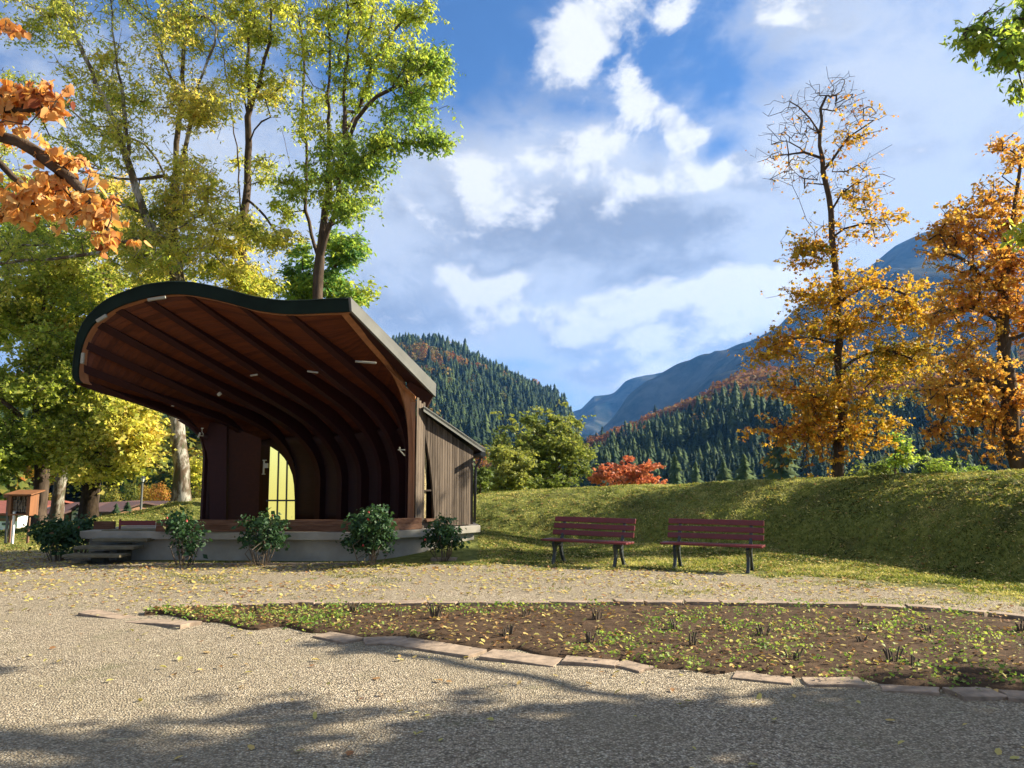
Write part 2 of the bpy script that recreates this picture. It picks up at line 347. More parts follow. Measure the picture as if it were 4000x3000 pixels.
# gravel edge (beyond it: grass)
GE = [(-9000, 12), (-3000, 15), (-200, 17.2), (0, 17.4), (300, 16.8), (600, 14.7), (1400, 14.3), (1800, 14.4), (2150, 14.05), (2500, 13.7), (2800, 13.0), (3200, 12.4), (3700, 11.0), (4000, 9.9), (5000, 7), (9000, 4), (30000, 1)]
GT = np.array([(a - 2000) / FPX for a, b in GE]); GY = np.array([b for a, b in GE], float)
def gravel_mask(x, y):
    ys = np.maximum(y, .01); tn = np.where(y > .01, x / ys, np.sign(x) * 60)
    return np.interp(tn, GT, GY) - y          # > 0 gravel
def build_ground():
    ang = np.concatenate([np.linspace(-180, -50, 50)[:-1], np.linspace(-50, 50, 430), np.linspace(50, 180, 50)[1:-1]])
    rad = np.concatenate([[0.0], np.geomspace(.8, 9, 60), np.geomspace(9.1, 30, 190), np.geomspace(30.5, 200, 60), np.geomspace(210, 9000, 30)])
    A, Rr = np.meshgrid(np.radians(ang), rad, indexing='ij'); x = np.sin(A) * Rr; y = np.cos(A) * Rr; z = hgt(x, y)
    n, m = A.shape; V = np.stack([x, y, z], -1).reshape(-1, 3)
    i = np.arange(n)[:, None]; j = np.arange(m - 1)[None, :]; i2 = (i + 1) % n
    F = np.stack([i * m + j, i2 * m + j, i2 * m + j + 1, i * m + j + 1], -1).reshape(-1, 4)
    o = np_obj('ground', V, F[:, ::-1], None, smooth=True)
    a = o.data.attributes.new('gravel', 'FLOAT', 'POINT'); a.data.foreach_set('value', gravel_mask(V[:, 0], V[:, 1]).astype(np.float32))
    m_, t, bs = newmat('ground'); o.data.materials.append(m_); tcn = t.node('ShaderNodeTexCoord'); v = tcn.outputs['Object']
    at = t.node('ShaderNodeAttribute', attribute_name='gravel')
    vor = t.node('ShaderNodeTexVoronoi'); vor.inputs['Scale'].default_value = 66; t.set(vor.inputs['Vector'], v)
    vor2 = t.node('ShaderNodeTexVoronoi'); vor2.inputs['Scale'].default_value = 27; t.set(vor2.inputs['Vector'], v)
    cellv = t.node('ShaderNodeSeparateColor'); t.set(cellv.inputs[0], vor.outputs['Color'])
    cell2 = t.node('ShaderNodeSeparateColor'); t.set(cell2.inputs[0], vor2.outputs['Color'])
    big = t.noise(v, .55, 6, .6); mid = t.noise(v, 5, 5, .6)
    stone = t.ramp(cellv.outputs[0], [(0, (.11, .085, .056)), (.25, (.33, .268, .185)), (.6, (.52, .435, .31)), (.85, (.65, .555, .41)), (1, (.80, .71, .55))])
    stone = t.mix(t.math('MULTIPLY', t.smooth(cell2.outputs[0], .55, .95), .35), stone, (.24, .17, .13, 1))
    stone = t.mix(t.smooth(vor.outputs['Distance'], .25, .62), stone, t.mix(.6, stone, (.06, .055, .045, 1)))
    dirt = t.mix(mid, (.17, .135, .095, 1), (.27, .24, .16, 1))
    gr = t.mix(t.math('MULTIPLY', t.smooth(big, .38, .64), .45), stone, dirt)
    gr = t.mix(t.math('MULTIPLY', t.smooth(t.noise(v, 1.3, 7, .7), .56, .75), .5), gr, (.10, .115, .045, 1))
    grass = t.ramp(t.noise(v, 7, 8, .7), [(.25, (.055, .07, .015)), (.45, (.12, .14, .03)), (.6, (.20, .21, .05)), (.8, (.33, .30, .10))])
    grass = t.mix(t.math('MULTIPLY', t.smooth(t.noise(v, 1.1, 5, .6), .5, .7), .5), grass, (.07, .055, .03, 1))
    sp = t.node('ShaderNodeSeparateXYZ'); t.set(sp.inputs[0], v)
    far = t.smooth(sp.outputs[1], 40, 60)
    grass = t.mix(far, grass, (.10, .19, .035, 1))
    msk = t.smooth(t.math('ADD', at.outputs['Fac'], t.math('MULTIPLY', t.math('SUBTRACT', t.noise(v, 1.6, 7, .65), .5), 2.6)), -.25, .5)
    t.set(bs.inputs['Base Color'], t.mix(msk, grass, gr)); bs.inputs['Roughness'].default_value = .95; bs.inputs['Specular IOR Level'].default_value = .15
    hh = t.math('ADD', t.math('MULTIPLY', t.math('SUBTRACT', 1.0, vor.outputs['Distance']), 1.0), t.math('MULTIPLY', cellv.outputs[1], .7))
    hh = t.math('ADD', hh, t.math('MULTIPLY', mid, 1.5))
    hg = t.math('MULTIPLY', t.noise(v, 16, 6, .75), 5)
    hm = t.node('ShaderNodeMix', data_type='FLOAT'); t.set(hm.inputs[0], msk); t.set(hm.inputs[2], hg); t.set(hm.inputs[3], hh)
    bp = t.node('ShaderNodeBump'); bp.inputs['Strength'].default_value = 1.0; bp.inputs['Distance'].default_value = .011
    t.set(bp.inputs['Height'], hm.outputs[0]); t.l.new(bp.outputs[0], bs.inputs['Normal'])
    return tag(o, kind='structure', label='leaf strewn gravel square and mown grass around the stage')
build_ground()

# ================================================================ STAGE (music pavilion)
stage = empty('open_air_stage', (-4, 16, 0), 0, 'dark red timber shell stage with a sweeping wave shaped roof and a boarded side wing', 'stage')
SO = Vector((-4, 16, 0))
def sub(vs): return [tuple(Vector(v) - SO) for v in vs]
def smb(mb, name, mat, parent=stage, **k):
    mb.v = sub(mb.v) if parent is not None else mb.v
    return mb.obj(name, mat, parent, **k)
# --- ribs: tip on the fascia, knee, floor, all as (px, py) on the photograph's rays with their own depths
TIP = [(1339, 1218), (1122, 1224), (932, 1191), (721, 1148), (558, 1164), (444, 1202), (363, 1256), (317, 1338), (303, 1430), (311, 1490)]
YT = [13.5, 13.4, 13.3, 13.2, 13.1, 13.0, 12.95, 12.9, 12.9, 13.0]
KNE = [(1600, 1528), (1590, 1625), (1556, 1697), (1486, 1702), (1407, 1723), (1330, 1732), (1246, 1732), (1150, 1728), (1024, 1712), (816, 1678)]
YB = [15.6, 16.2, 16.7, 17.2, 17.6, 17.9, 18.1, 18.2, 17.7, 16.6]
ZF = 0.54
RIB = []
NS = 26
for i in range(10):
    F_ = P(*TIP[i], YT[i]); K = P(*KNE[i], YB[i]); B = Vector((K.x, K.y, ZF))
    fa = .70 if i else .62; A_ = F_.lerp(K, fa); D = K.lerp(B, .50 if i < 9 else .34)
    pts = [F_.lerp(A_, t) for t in np.linspace(0, 1, 10)[:-1]]
    for t in np.linspace(0, 1, 13)[:-1]: pts.append(A_ * (1 - t) ** 2 + K * 2 * t * (1 - t) + D * t * t)
    pts += [D.lerp(B, t) for t in np.linspace(0, 1, NS - 21)]
    RIB.append(np.array(pts))
RIB = np.array(RIB)                                  # 10 x NS x 3
def catmull(arr, k):
    """refine the first axis of arr by k"""
    n = len(arr); out = []
    for i in range(n - 1):
        p0 = arr[max(i - 1, 0)]; p1 = arr[i]; p2 = arr[i + 1]; p3 = arr[min(i + 2, n - 1)]
        if i == 0: p0 = 2 * p1 - p2
        if i == n - 2: p3 = 2 * p2 - p1
        for j in range(k):
            t = j / k; out.append(0.5 * ((2 * p1) + (p2 - p0) * t + (2 * p0 - 5 * p1 + 4 * p2 - p3) * t * t + (3 * p1 - p0 - 3 * p2 + p3) * t ** 3))
    out.append(arr[-1]); return np.array(out)
KK = 6
U = catmull(RIB, KK)                                  # 55 x NS x 3 underside of the ribs
di = np.gradient(U, axis=0); dt = np.gradient(U, axis=1)
N = np.cross(di, dt); N /= np.linalg.norm(N, axis=-1, keepdims=True) + 1e-9
if N[10, 3, 2] < 0: N = -N
tt = np.linspace(0, 1, NS)
dep = .07 + .30 * np.clip(tt / .45, 0, 1)
wi = np.interp(np.arange(U.shape[0]), [0, 6, 12, 44, 50, 54], [.30, .8, 1.0, 1.0, .6, .18])[:, None, None]; tailw = np.clip((tt - .25) / .3, 0, 1)[None, :, None]; wi = 1 - (1 - wi) * tailw
CE = U + N * dep[None, :, None] * wi                  # ceiling
TOPS = U + N * ((dep + .13)[None, :, None] * wi)
def gridobj(name, Gd, mat, parent, thick=None, skip=None, smooth=True):
    n, m = Gd.shape[:2]; V = (Gd.reshape(-1, 3) - np.array(SO))
    F = []
    for i in range(n - 1):
        for j in range(m - 1):
            if skip and skip(i, j): continue
            F.append((i * m + j, (i + 1) * m + j, (i + 1) * m + j + 1, i * m + j + 1))
    o = np_obj(name, V, np.array(F), mat, parent, smooth=smooth)
    if thick:
        s = o.modifiers.new('thickness', 'SOLIDIFY'); s.thickness = abs(thick); s.offset = 1.0 if thick > 0 else -1.0
    return o
def ceilmat():
    m, t, bs = newmat('ceiling_boards'); at = t.node('ShaderNodeAttribute', attribute_name='strip')
    tcn = t.node('ShaderNodeTexCoord'); f = t.math('MULTIPLY', at.outputs['Fac'], 1.0)
    saw = t.math('FRACT', f); gro = t.math('ADD', t.smooth(saw, .0, .06), t.math('MULTIPLY', t.smooth(saw, .94, 1.0), -1.0))
    wn = t.node('ShaderNodeTexWhiteNoise', noise_dimensions='1D'); t.set(wn.inputs['W'], t.math('FLOOR', f))
    nz = t.noise(t.mapping(tcn.outputs['Object'], scale=(.7, 6, 6)), 3, 7, .65)
    knot = t.smooth(t.noise(tcn.outputs['Object'], 9, 2, .5), .70, .76)
    v = t.math('ADD', nz, t.math('MULTIPLY', t.math('SUBTRACT', wn.outputs[0], .5), .3))
    col = t.ramp(v, [(.3, (.062, .013, .004)), (.7, (.125, .030, .008))])
    col = t.mix(t.math('MULTIPLY', knot, .7), col, (.06, .015, .008, 1)); col = t.mix(t.math('MULTIPLY', t.math('SUBTRACT', 1.0, gro), .6), col, (.04, .012, .006, 1))
    t.set(bs.inputs['Base Color'], col); bs.inputs['Roughness'].default_value = .6; bs.inputs['Specular IOR Level'].default_value = .3
    bp = t.node('ShaderNodeBump'); bp.inputs['Distance'].default_value = .006; t.set(bp.inputs['Height'], gro); t.l.new(bp.outputs[0], bs.inputs['Normal'])
    return m
def wskip(i, j): return False
KNEEJ = 15
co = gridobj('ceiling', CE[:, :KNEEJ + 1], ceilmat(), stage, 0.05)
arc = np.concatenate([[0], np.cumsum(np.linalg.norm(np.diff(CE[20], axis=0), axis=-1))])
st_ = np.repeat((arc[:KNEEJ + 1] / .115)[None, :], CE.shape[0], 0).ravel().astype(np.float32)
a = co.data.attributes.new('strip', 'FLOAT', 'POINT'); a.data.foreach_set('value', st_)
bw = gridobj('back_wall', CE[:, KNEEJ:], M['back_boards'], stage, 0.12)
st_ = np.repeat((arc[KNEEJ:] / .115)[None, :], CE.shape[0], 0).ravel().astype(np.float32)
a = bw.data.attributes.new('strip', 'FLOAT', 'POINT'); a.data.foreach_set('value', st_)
# ribs
def rib(i):
    u = U[i * KK]; c = CE[i * KK]; s = di[i * KK] / np.linalg.norm(di[i * KK], axis=-1, keepdims=True)
    w_ = .065; vs = []
    for j in range(NS):
        for (a_, sg) in ((u[j], -1), (u[j], 1), (c[j] + N[i * KK][j] * .01, 1), (c[j] + N[i * KK][j] * .01, -1)): vs.append(a_ + s[j] * w_ * sg)
    fs = [(0, 1, 2, 3), tuple((NS - 1) * 4 + q for q in (3, 2, 1, 0))]
    for j in range(NS - 1):
        for q in range(4): fs.append((j * 4 + q, j * 4 + (q + 1) % 4, (j + 1) * 4 + (q + 1) % 4, (j + 1) * 4 + q))
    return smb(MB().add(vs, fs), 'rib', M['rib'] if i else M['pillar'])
for i in range(10): rib(i)
# left end post: a deep flat board panel in the plane of the last rib
# --- roof edge right of rib 0 : overhanging soffit plus metal fascia
EF = P(1364, 1216, 13.42); EB = P(1692, 1548, 15.75)
E = [EF.lerp(EB, t) for t in np.linspace(0, 1, 14)]
r0 = [Vector(p) for p in TOPS[0][:14]]
C0 = [Vector(p) for p in CE[0]]
# soffit between the ceiling edge and the roof edge
vs = []; fs = []
inner = [Vector(TIP and P(1339, 1216, 13.5)).lerp(P(1640, 1560, 15.7), t) for t in np.linspace(0, 1, 14)]
mb = MB()
for k in range(14): vs += [inner[k] + Vector((0, 0, .03)), E[k] + Vector((0, 0, .02)), E[k] + Vector((0, 0, .10)), inner[k] + Vector((0, 0, .12))]
fs = [(0, 1, 2, 3), tuple(13 * 4 + q for q in (3, 2, 1, 0))]
for k in range(13):
    for q in range(4): fs.append((k * 4 + q, k * 4 + (q + 1) % 4, (k + 1) * 4 + (q + 1) % 4, (k + 1) * 4 + q))
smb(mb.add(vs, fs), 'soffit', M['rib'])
up = Vector((0, 0, 1))
def strip(lo, hi, off, name, mat, parent=stage):
    """a band between two point rows, made thick along off"""
    n = len(lo); vs = []; off = [Vector(o) for o in off] if isinstance(off[0], (tuple, Vector, np.ndarray)) else [Vector(off)] * n
    for k in range(n): vs += [Vector(lo[k]), Vector(hi[k]), Vector(hi[k]) + off[k], Vector(lo[k]) + off[k]]
    fs = [(0, 1, 2, 3), tuple((n - 1) * 4 + q for q in (3, 2, 1, 0))]
    for k in range(n - 1):
        for q in range(4): fs.append((k * 4 + q, k * 4 + (q + 1) % 4, (k + 1) * 4 + (q + 1) % 4, (k + 1) * 4 + q))
    return smb(MB().add(vs, fs), name, mat, parent)
ftop = P(1360, 1162, 13.4) ; fbt = P(1695, 1500, 15.78); fbb = P(1693, 1550, 15.78)
strip([EF, fbb - up * .0], [ftop, fbt], (.05, -.02, 0), 'side_fascia', M['grey_metal'])
mb = MB(); mb.prism([P(1692, 1545, 15.72), P(1664, 1598, 15.80), P(1640, 1578, 15.66), P(1622, 1552, 15.5), P(1585, 1505, 15.2), P(1600, 1490, 15.2)], (0, .12, 0)); smb(mb, 'soffit', M['rib'])
# --- front fascia
UPP = [(1360, 1162), (1280, 1165), (1122, 1172), (1000, 1157), (932, 1140), (850, 1119), (760, 1102), (690, 1097), (620, 1102), (558, 1112), (480, 1139), (420, 1165), (363, 1210), (325, 1255), (300, 1310), (289, 1370), (281, 1440), (285, 1478), (304, 1497)]
LOW = [(1364, 1217), (1280, 1221), (1122, 1226), (1000, 1211), (932, 1193), (850, 1172), (760, 1154), (690, 1148), (620, 1153), (558, 1166), (480, 1190), (420, 1220), (366, 1262), (335, 1308), (315, 1362), (306, 1420), (303, 1450), (306, 1480), (318, 1494)]
yy = np.interp([p[0] for p in LOW], [300, 440, 720, 1120, 1364], [12.84, 12.92, 13.12, 13.32, 13.40])
def cat2(a): return catmull(np.array(a, float), 4)
lo = [P(*p, y) for p, y in zip(LOW, yy)]; hi = [P(*p, y) for p, y in zip(UPP, yy)]
lo = [Vector(v) for v in cat2(lo)]; hi = [Vector(v) for v in cat2(hi)]
strip(lo, hi, (0, .05, 0), 'front_fascia', M['green_metal'])
lo2 = [l.lerp(h, -.02) + Vector((0, .055, 0)) for l, h in zip(lo, hi)]; lo3 = [l + Vector((0, .34, .0)) + (h - l) * .02 for l, h in zip(lo, hi)]
strip(lo2, lo3, [(h - l) * .25 for l, h in zip(lo, hi)], 'edge_board', M['pillar'])
# roof skin (seen from the side and from behind)
TP = TOPS.copy()
Gt = np.concatenate([np.array([np.array(hi)[np.linspace(0, len(hi) - 1, TP.shape[0]).astype(int)]]).transpose(1, 0, 2), TP[:, 2:KNEEJ + 3]], 1)
gridobj('roof', Gt, M['green_metal'], stage, 0.03)
# roof strip between rib 0 and the metal edge
rt = [Vector(TOPS[0][k]) for k in range(2, 14)]; 
rtl = [ftop.lerp(fbt, t) for t in np.linspace(.03, 1, 12)]
strip(rt, rtl, (0, 0, .03), 'roof_edge', M['green_metal'])
# --- spandrel face and pillar next to rib 0
Yp = 15.58
arcpx = [(1500, 1425), (1530, 1460), (1562, 1498), (1580, 1530), (1594, 1570), (1603, 1605), (1609, 1642), (1612, 1697), (1613, 1780), (1614, 1900), (1614, 2060)]
outpx = [(1503, 1428), (1545, 1470), (1580, 1505), (1622, 1547), (1622, 1570), (1622, 1605), (1622, 1642), (1621, 1697), (1620, 1780), (1618, 1900), (1617, 2060)]
ys = [14.72, 14.95, 15.15, 15.35] + [15.45] * 7
strip([P(*p, y) for p, y in zip(arcpx, ys)], [P(*p, y) for p, y in zip(outpx, ys)], (0, .12, 0), 'end_frame', M['pillar'])
mb = MB()
bx = [1624, 1633, 1643, 1651]
tops = [1551, 1562, 1573, 1568]
Wl = P(1622, 2060, 15.42); Wr = P(1656, 2060, 15.72)
def on(px, a, b, base):           # point above the base line a-b seen at column px
    pass
for k in range(4):
    f0, f1 = k / 4 + .01, (k + 1) / 4 - .008
    a_ = Wl.lerp(Wr, f0); b_ = Wl.lerp(Wr, f1); zt = P(1640, [1556, 1566, 1576, 1570][k], 15.6).z
    mb.prism([(a_.x, a_.y, ZF), (b_.x, b_.y, ZF), (b_.x, b_.y, zt), (a_.x, a_.y, zt)], (-.02, .06, 0))
face_tint(smb(mb, 'corner_cladding', M['grey_boards']))
# --- wing
W0 = P(1655, 2059, 15.75); W1 = P(1848, 2055, 16.75); W0.z = W1.z = .56
wdir = (W1 - W0).normalized(); wn_ = Vector((wdir.y, -wdir.x, 0))       # outward, to the viewer's side
def wtop(px): return np.interp(px, [1655, 1895], [1617, 1782])
def wpoint(f, z=None):
    p = W0.lerp(W1, f); return Vector((p.x, p.y, p.z if z is None else z))
zl = P(1660, 1618, 15.6).z; zr = P(1852, 1760, 16.6).z
def ztop(f): return zl + (zr - zl) * f
mb = MB(); nb = 20
fw0, fw1 = .0, .185          # window
for k in range(nb):
    f0 = k / nb; f1 = (k + 1) / nb; g = .0035
    zb = .56
    if f1 < fw1 + .02:       # below and above the half arch window
        fm = (f0 + f1) / 2
        za = P(1658 + 190 * fm, np.interp(fm, [0, .03, .08, .13, .185], [1705, 1735, 1790, 1850, 1930]), 16).z
        a_, b_ = wpoint(f0 + g), wpoint(f1 - g)
        mb.prism([(a_.x, a_.y, .56), (b_.x, b_.y, .56), (b_.x, b_.y, .70), (a_.x, a_.y, .70)], wn_ * -.05)
        zq = [P(1658 + 190 * q_, np.interp(q_, [0, .03, .08, .13, .185, .2], [1695, 1722, 1772, 1838, 1950, 2010]), 16).z for q_ in (f0, f1)]
        mb.prism([(a_.x, a_.y, zq[0]), (b_.x, b_.y, zq[1]), (b_.x, b_.y, ztop(f1)), (a_.x, a_.y, ztop(f0))], wn_ * -.05)
        continue
    a_, b_ = wpoint(f0 + g), wpoint(f1 - g)
    mb.prism([(a_.x, a_.y, zb), (b_.x, b_.y, zb), (b_.x, b_.y, ztop(f1)), (a_.x, a_.y, ztop(f0))], wn_ * -.05)
face_tint(smb(mb, 'wing_wall', M['grey_boards']))
# wing body behind the boards: back sheet, right end wall, rear wall
mb = MB(); bk_ = Vector((-.55, 2.6, 0))
a_, b_ = wpoint(.22) - wn_ * .055, wpoint(1) - wn_ * .055
mb.prism([(a_.x, a_.y, .56), (b_.x, b_.y, .56), (b_.x, b_.y, zr - .02), (a_.x, a_.y, ztop(.22) - .02)], wn_ * -.06)
mb.prism([(b_.x, b_.y, .56), (b_.x, b_.y, zr - .02), (b_.x + bk_.x, b_.y + bk_.y, zr - .02), (b_.x + bk_.x, b_.y + bk_.y, .56)], wdir * -.08)
c_ = b_ + bk_; d_ = wpoint(-.6) + bk_
mb.prism([(c_.x, c_.y, .56), (d_.x, d_.y, .56), (d_.x, d_.y, 2.9), (c_.x, c_.y, zr - .02)], (0, .08, 0))
smb(mb, 'wing_rear_wall', M['brown_boards'])
# window in the wing: recess, pebbled pane, rail, sill
rec = wn_ * -.22
mb = MB(); a_, b_ = wpoint(.005) + rec, wpoint(fw1) + rec
mb.prism([(a_.x, a_.y, .70), (b_.x, b_.y, .70), (b_.x, b_.y, 2.35), (a_.x, a_.y, 2.5)], wn_ * -.03)
wf = smb(mb, 'window', M['black_metal']);
mb = MB(); p0, p1 = wpoint(-.01) - wn_ * .06, wpoint(.075) - wn_ * .06
mb.prism([(p0.x, p0.y, .74), (p1.x, p1.y, .74), (p1.x, p1.y, 1.9), (p0.x, p0.y, 2.45)], wn_ * -.02); smb(mb, 'pane', M['pebble_glass'], wf)
mb = MB(); p0, p1 = wpoint(-.005) - wn_ * .05, wpoint(.15) - wn_ * .05
mb.bar((p0.x, p0.y, 1.29), (p1.x, p1.y, 1.29), .07, .03); smb(mb, 'glazing_bar', M['grey_boards'], wf)
mb = MB(); p0, p1 = wpoint(-.01) + wn_ * .02, wpoint(fw1 + .03) + wn_ * .02
mb.bar((p0.x, p0.y, .70), (p1.x, p1.y, .70), .18, .045); face_tint(smb(mb, 'sill', M['brown_boards'], wf))
# the window's outer arched reveal
# wing roof with its metal verge, soffit, gutter stub and downpipe
vl0 = P(1655, 1584, 15.5); vl1 = P(1896, 1752, 16.88); vd = Vector((0, 0, -.115))
strip([vl0 + vd, vl1 + vd], [vl0, vl1], (-.0, .04, 0), 'wing_verge', M['grey_metal'])
back = Vector((-.6, 3.2, 0))
mb = MB(); mb.prism([vl0 + vd * .15, vl1 + vd * .15, vl1 + back + vd * .15, vl0 + back + vd * .15], (0, 0, -.05)); smb(mb, 'wing_roof', M['green_metal'])
mb = MB(); mb.prism([vl0 + vd * .7 + Vector((0, .04, 0)), vl1 + vd * .7 + Vector((0, .04, 0)), vl1 + back + vd * .7, vl0 + back + vd * .7], (0, 0, -.02)); smb(mb, 'wing_soffit', M['rib'])
gp = P(1893, 1775, 16.5); dpx = wpoint(1.012) + wn_ * .03
mb = MB(); mb.tube([gp + Vector((-.02, 0, 0)), gp + Vector((-.55, 3.0, .0))], .055, 10); smb(mb, 'gutter', M['grey_metal'], smooth=False)
mb = MB(); q = P(1862, 1806, 16.75)
mb.tube([gp + Vector((-.03, .2, -.03)), gp + Vector((-.10, .22, -.07)), Vector((dpx.x + .10, dpx.y, q.z + .02)), Vector((dpx.x + .02, dpx.y, q.z - .10)), Vector((dpx.x + .01, dpx.y, q.z - .35)), Vector((dpx.x, dpx.y, .6))], .03, 10); smb(mb, 'downpipe', M['black_metal'], smooth=True)
# --- platform
Cf = G(1404, 2193); Y0 = Cf.y; Cf.z = 0
Lf = Vector((P(366, 2100, Y0 + .5).x, Y0 + .35, 0)); S1 = Vector((P(1655, 2100, 15.85).x, 15.55, 0)); S2 = wpoint(1.02, 0)
def poly_off(pts, d):
    out = []; n = len(pts)
    for i in range(n):
        a, b, c = pts[i - 1], pts[i], pts[(i + 1) % n]; e1 = (b - a).normalized(); e2 = (c - b).normalized()
        n1_ = Vector((e1.y, -e1.x, 0)); n2_ = Vector((e2.y, -e2.x, 0)); m_ = (n1_ + n2_).normalized(); out.append(b + m_ * d / max(.4, m_.dot(n1_)))
    return out
foot = [Lf, Cf, S1, S2, S2 + Vector((-.5, 3, 0)), Vector((-4, 20.5, 0)), Lf + Vector((0, 3, 0))]
def deck(pts, z0, z1, name, mat, **k):
    mb = MB(); mb.prism([(p.x, p.y, z0) for p in pts], (0, 0, z1 - z0)); return smb(mb, name, mat, **k)
deck(foot, -.4, .40, 'base_wall', M['concrete'])
deck(poly_off(foot, .13), .395, .538, 'platform_slab', M['concrete'], bevel=.008)
# --- low plank walls on the platform edge
mb = MB(); mbs = poly_off(foot, .03)
c1 = mbs[1]; c0 = Vector((P(606, 2060, Y0).x, Y0 + .03, 0)); c2 = Vector((P(1648, 2050, 15.45).x, 15.45, 0))
for (a, b) in ((c0, c1), (c1, c2)):
    e = (b - a).normalized(); nn_ = Vector((-e.y, e.x, 0))
    for k in range(2):
        z0 = ZF + .004 + k * .112
        mb.prism([(a.x, a.y, z0), (b.x, b.y, z0), (b.x, b.y, z0 + .108), (a.x, a.y, z0 + .108)], nn_ * .05)
face_tint(smb(mb, 'plank_wall', M['brown_boards'], bevel=.004))
# --- window inside the shell (half arch, glowing by its own emission)
Yw = 17.25
wp = [(1056, 1745), (1086, 1764), (1109, 1789), (1128, 1820), (1141, 1855), (1147, 1893), (1150, 1952), (1150, 2040), (1046, 2040)]
mb = MB(); mb.prism([P(*p, Yw) for p in wp[::-1]], (0, .02, 0)); iw = smb(mb, 'window', M['glow'])
mb = MB()
for (a, b, wd) in (((1089, 1764), (1082, 2042), .042), ((1122, 1798), (1117, 2042), .038), ((1040, 1955), (1154, 1955), .035)):
    mb.bar(P(*a, Yw - .02), P(*b, Yw - .02), .03 if a[1] == b[1] else wd, wd if a[1] == b[1] else .03)
smb(mb, 'glazing_bar', M['black_metal'], iw)
# --- solid side panel at the left end post and cheek wall
mb = MB(); pa = P(876, 1790, 16.75); pb = P(1018, 1790, 17.25)
za, zb_ = P(876, 1660, 16.75).z, P(1018, 1712, 17.25).z
mb.prism([(pa.x, pa.y, ZF), (pb.x, pb.y, ZF), (pb.x, pb.y, zb_), (pa.x, pa.y, za)], (-.03, .08, 0)); smb(mb, 'side_panel', co.data.materials[0])
mb = MB()
lp = [(818, 2060), (818, 1900), (816, 1830), (808, 1770), (795, 1730), (770, 1700), (735, 1668), (690, 1640), (760, 1640), (860, 1655), (885, 1665), (884, 1900), (882, 2060)]
mb.prism([P(*p, 16.45) for p in lp], (0, .13, 0)); smb(mb, 'end_frame', M['rib'])
# --- lamps under the roof and flood light brackets
def lampbox(p, q, Y0_, Y1_, w_):
    mb = MB(); mb.bar(P(*p, Y0_), P(*q, Y1_), .05, w_); return smb(mb, 'tube_lamp', M['tube_light'], bevel=.01)
lampbox((577, 1172), (648, 1161), 13.02, 13.02, .05); lampbox((378, 1256), (417, 1232), 12.86, 12.86, .06); lampbox((321, 1421), (325, 1378), 12.82, 12.82, .05)
lampbox((1387, 1412), (1470, 1418), 14.2, 14.3, .04); lampbox((1200, 1450), (1243, 1456), 14.5, 14.5, .035); lampbox((978, 1468), (1007, 1463), 14.6, 14.6, .035)
lampbox((851, 1545), (863, 1534), 14.6, 14.6, .06); lampbox((670, 1585), (680, 1586), 14.6, 14.6, .02)
mb = MB(); mb.bar(P(1554, 1757, 15.3), P(1582, 1757, 15.3), .02, .02); mb.bar(P(1561, 1746, 15.3), P(1561, 1758, 15.3), .022, .022); mb.bar(P(1562, 1759, 15.3), P(1581, 1780, 15.3), .02, .02); smb(mb, 'lamp_bracket', M['bracket'])
mb = MB(); mb.bar(P(786, 1673, 16.2), P(795, 1673, 16.2), .02, .02); mb.tube([P(790, 1673, 16.2), P(789, 1687, 16.2), P(794, 1694, 16.2), P(793, 1703, 16.2), P(783, 1702, 16.2)], .008, 6); mb.bar(P(783, 1690, 16.2), P(774, 1710, 16.2), .04, .03); smb(mb, 'lamp_bracket', M['bracket'])
mb = MB(); mb.bar(P(1026, 1798, 17.1), P(1041, 1798, 17.1), .02, .02); mb.bar(P(1032, 1798, 17.1), P(1029, 1853, 17.1), .025, .03); mb.bar(P(1023, 1852, 17.1), P(1036, 1852, 17.1), .02, .02); mb.box(P(1039, 1819, 17.05), (.09, .06, .10)); smb(mb, 'lamp_bracket', M['bracket'])
# --- steps
steps = empty('stone_steps', (P(430, 2150, 14.7).x, 14.7, 0), 0, 'weathered open stone steps rising to the left end of the stage platform', 'steps')
def rel(mb, root): mb.v = [tuple(Vector(v) - root.location) for v in mb.v]; return mb
for (x0, x1, yt, Y, th) in ((241, 467, 2168, 14.05, .05), (287, 522, 2135, 14.35, .055), (358, 575, 2104, 14.65, .055), (395, 607, 2071, 14.95, .06)):
    a = P(x0, yt, Y); b = P(x1, yt + 2, Y); mb = MB()
    mb.prism([(a.x, Y, a.z), (b.x, Y, a.z), (b.x, Y + .42, a.z), (a.x, Y + .42, a.z)], (0, 0, -th)); rel(mb, steps).obj('tread', M['stone'], steps, bevel=.008)
for (x0, x1, yt, Y, zt) in ((320, 345, 0, 14.22, .05), (360, 410, 0, 14.5, .19), (460, 500, 2085, 14.8, .31), (461, 498, 0, 15.1, .44)):
    a = P(x0, 2100, Y); b = P(x1, 2100, Y); mb = MB(); mb.prism([(a.x, Y, -.02), (b.x, Y, -.02), (b.x, Y, zt), (a.x, Y, zt)], (0, .2, 0)); rel(mb, steps).obj('support_block', M['stone'], steps)
a = P(449, 2063, 15.25); b = P(607, 2063, 15.25); mb = MB(); mb.prism([(a.x, 15.25, .47), (b.x, 15.25, .47), (b.x, 15.25, .555), (a.x, 15.25, .555)], (0, .3, 0)); rel(mb, steps).obj('landing', M['stone'], steps, bevel=.006)
mb = MB(); a = P(366, 2038, 15.35); b = P(448, 2038, 15.35); mb.prism([(a.x, 15.35, .545), (b.x, 15.35, .545), (b.x, 15.35, .70), (a.x, 15.35, .70)], (0, .05, 0)); face_tint(smb(mb, 'plank_wall', M['brown_boards']))
gate = MB(); a = P(468, 2040, 15.2); b = P(606, 2038, 15.2)
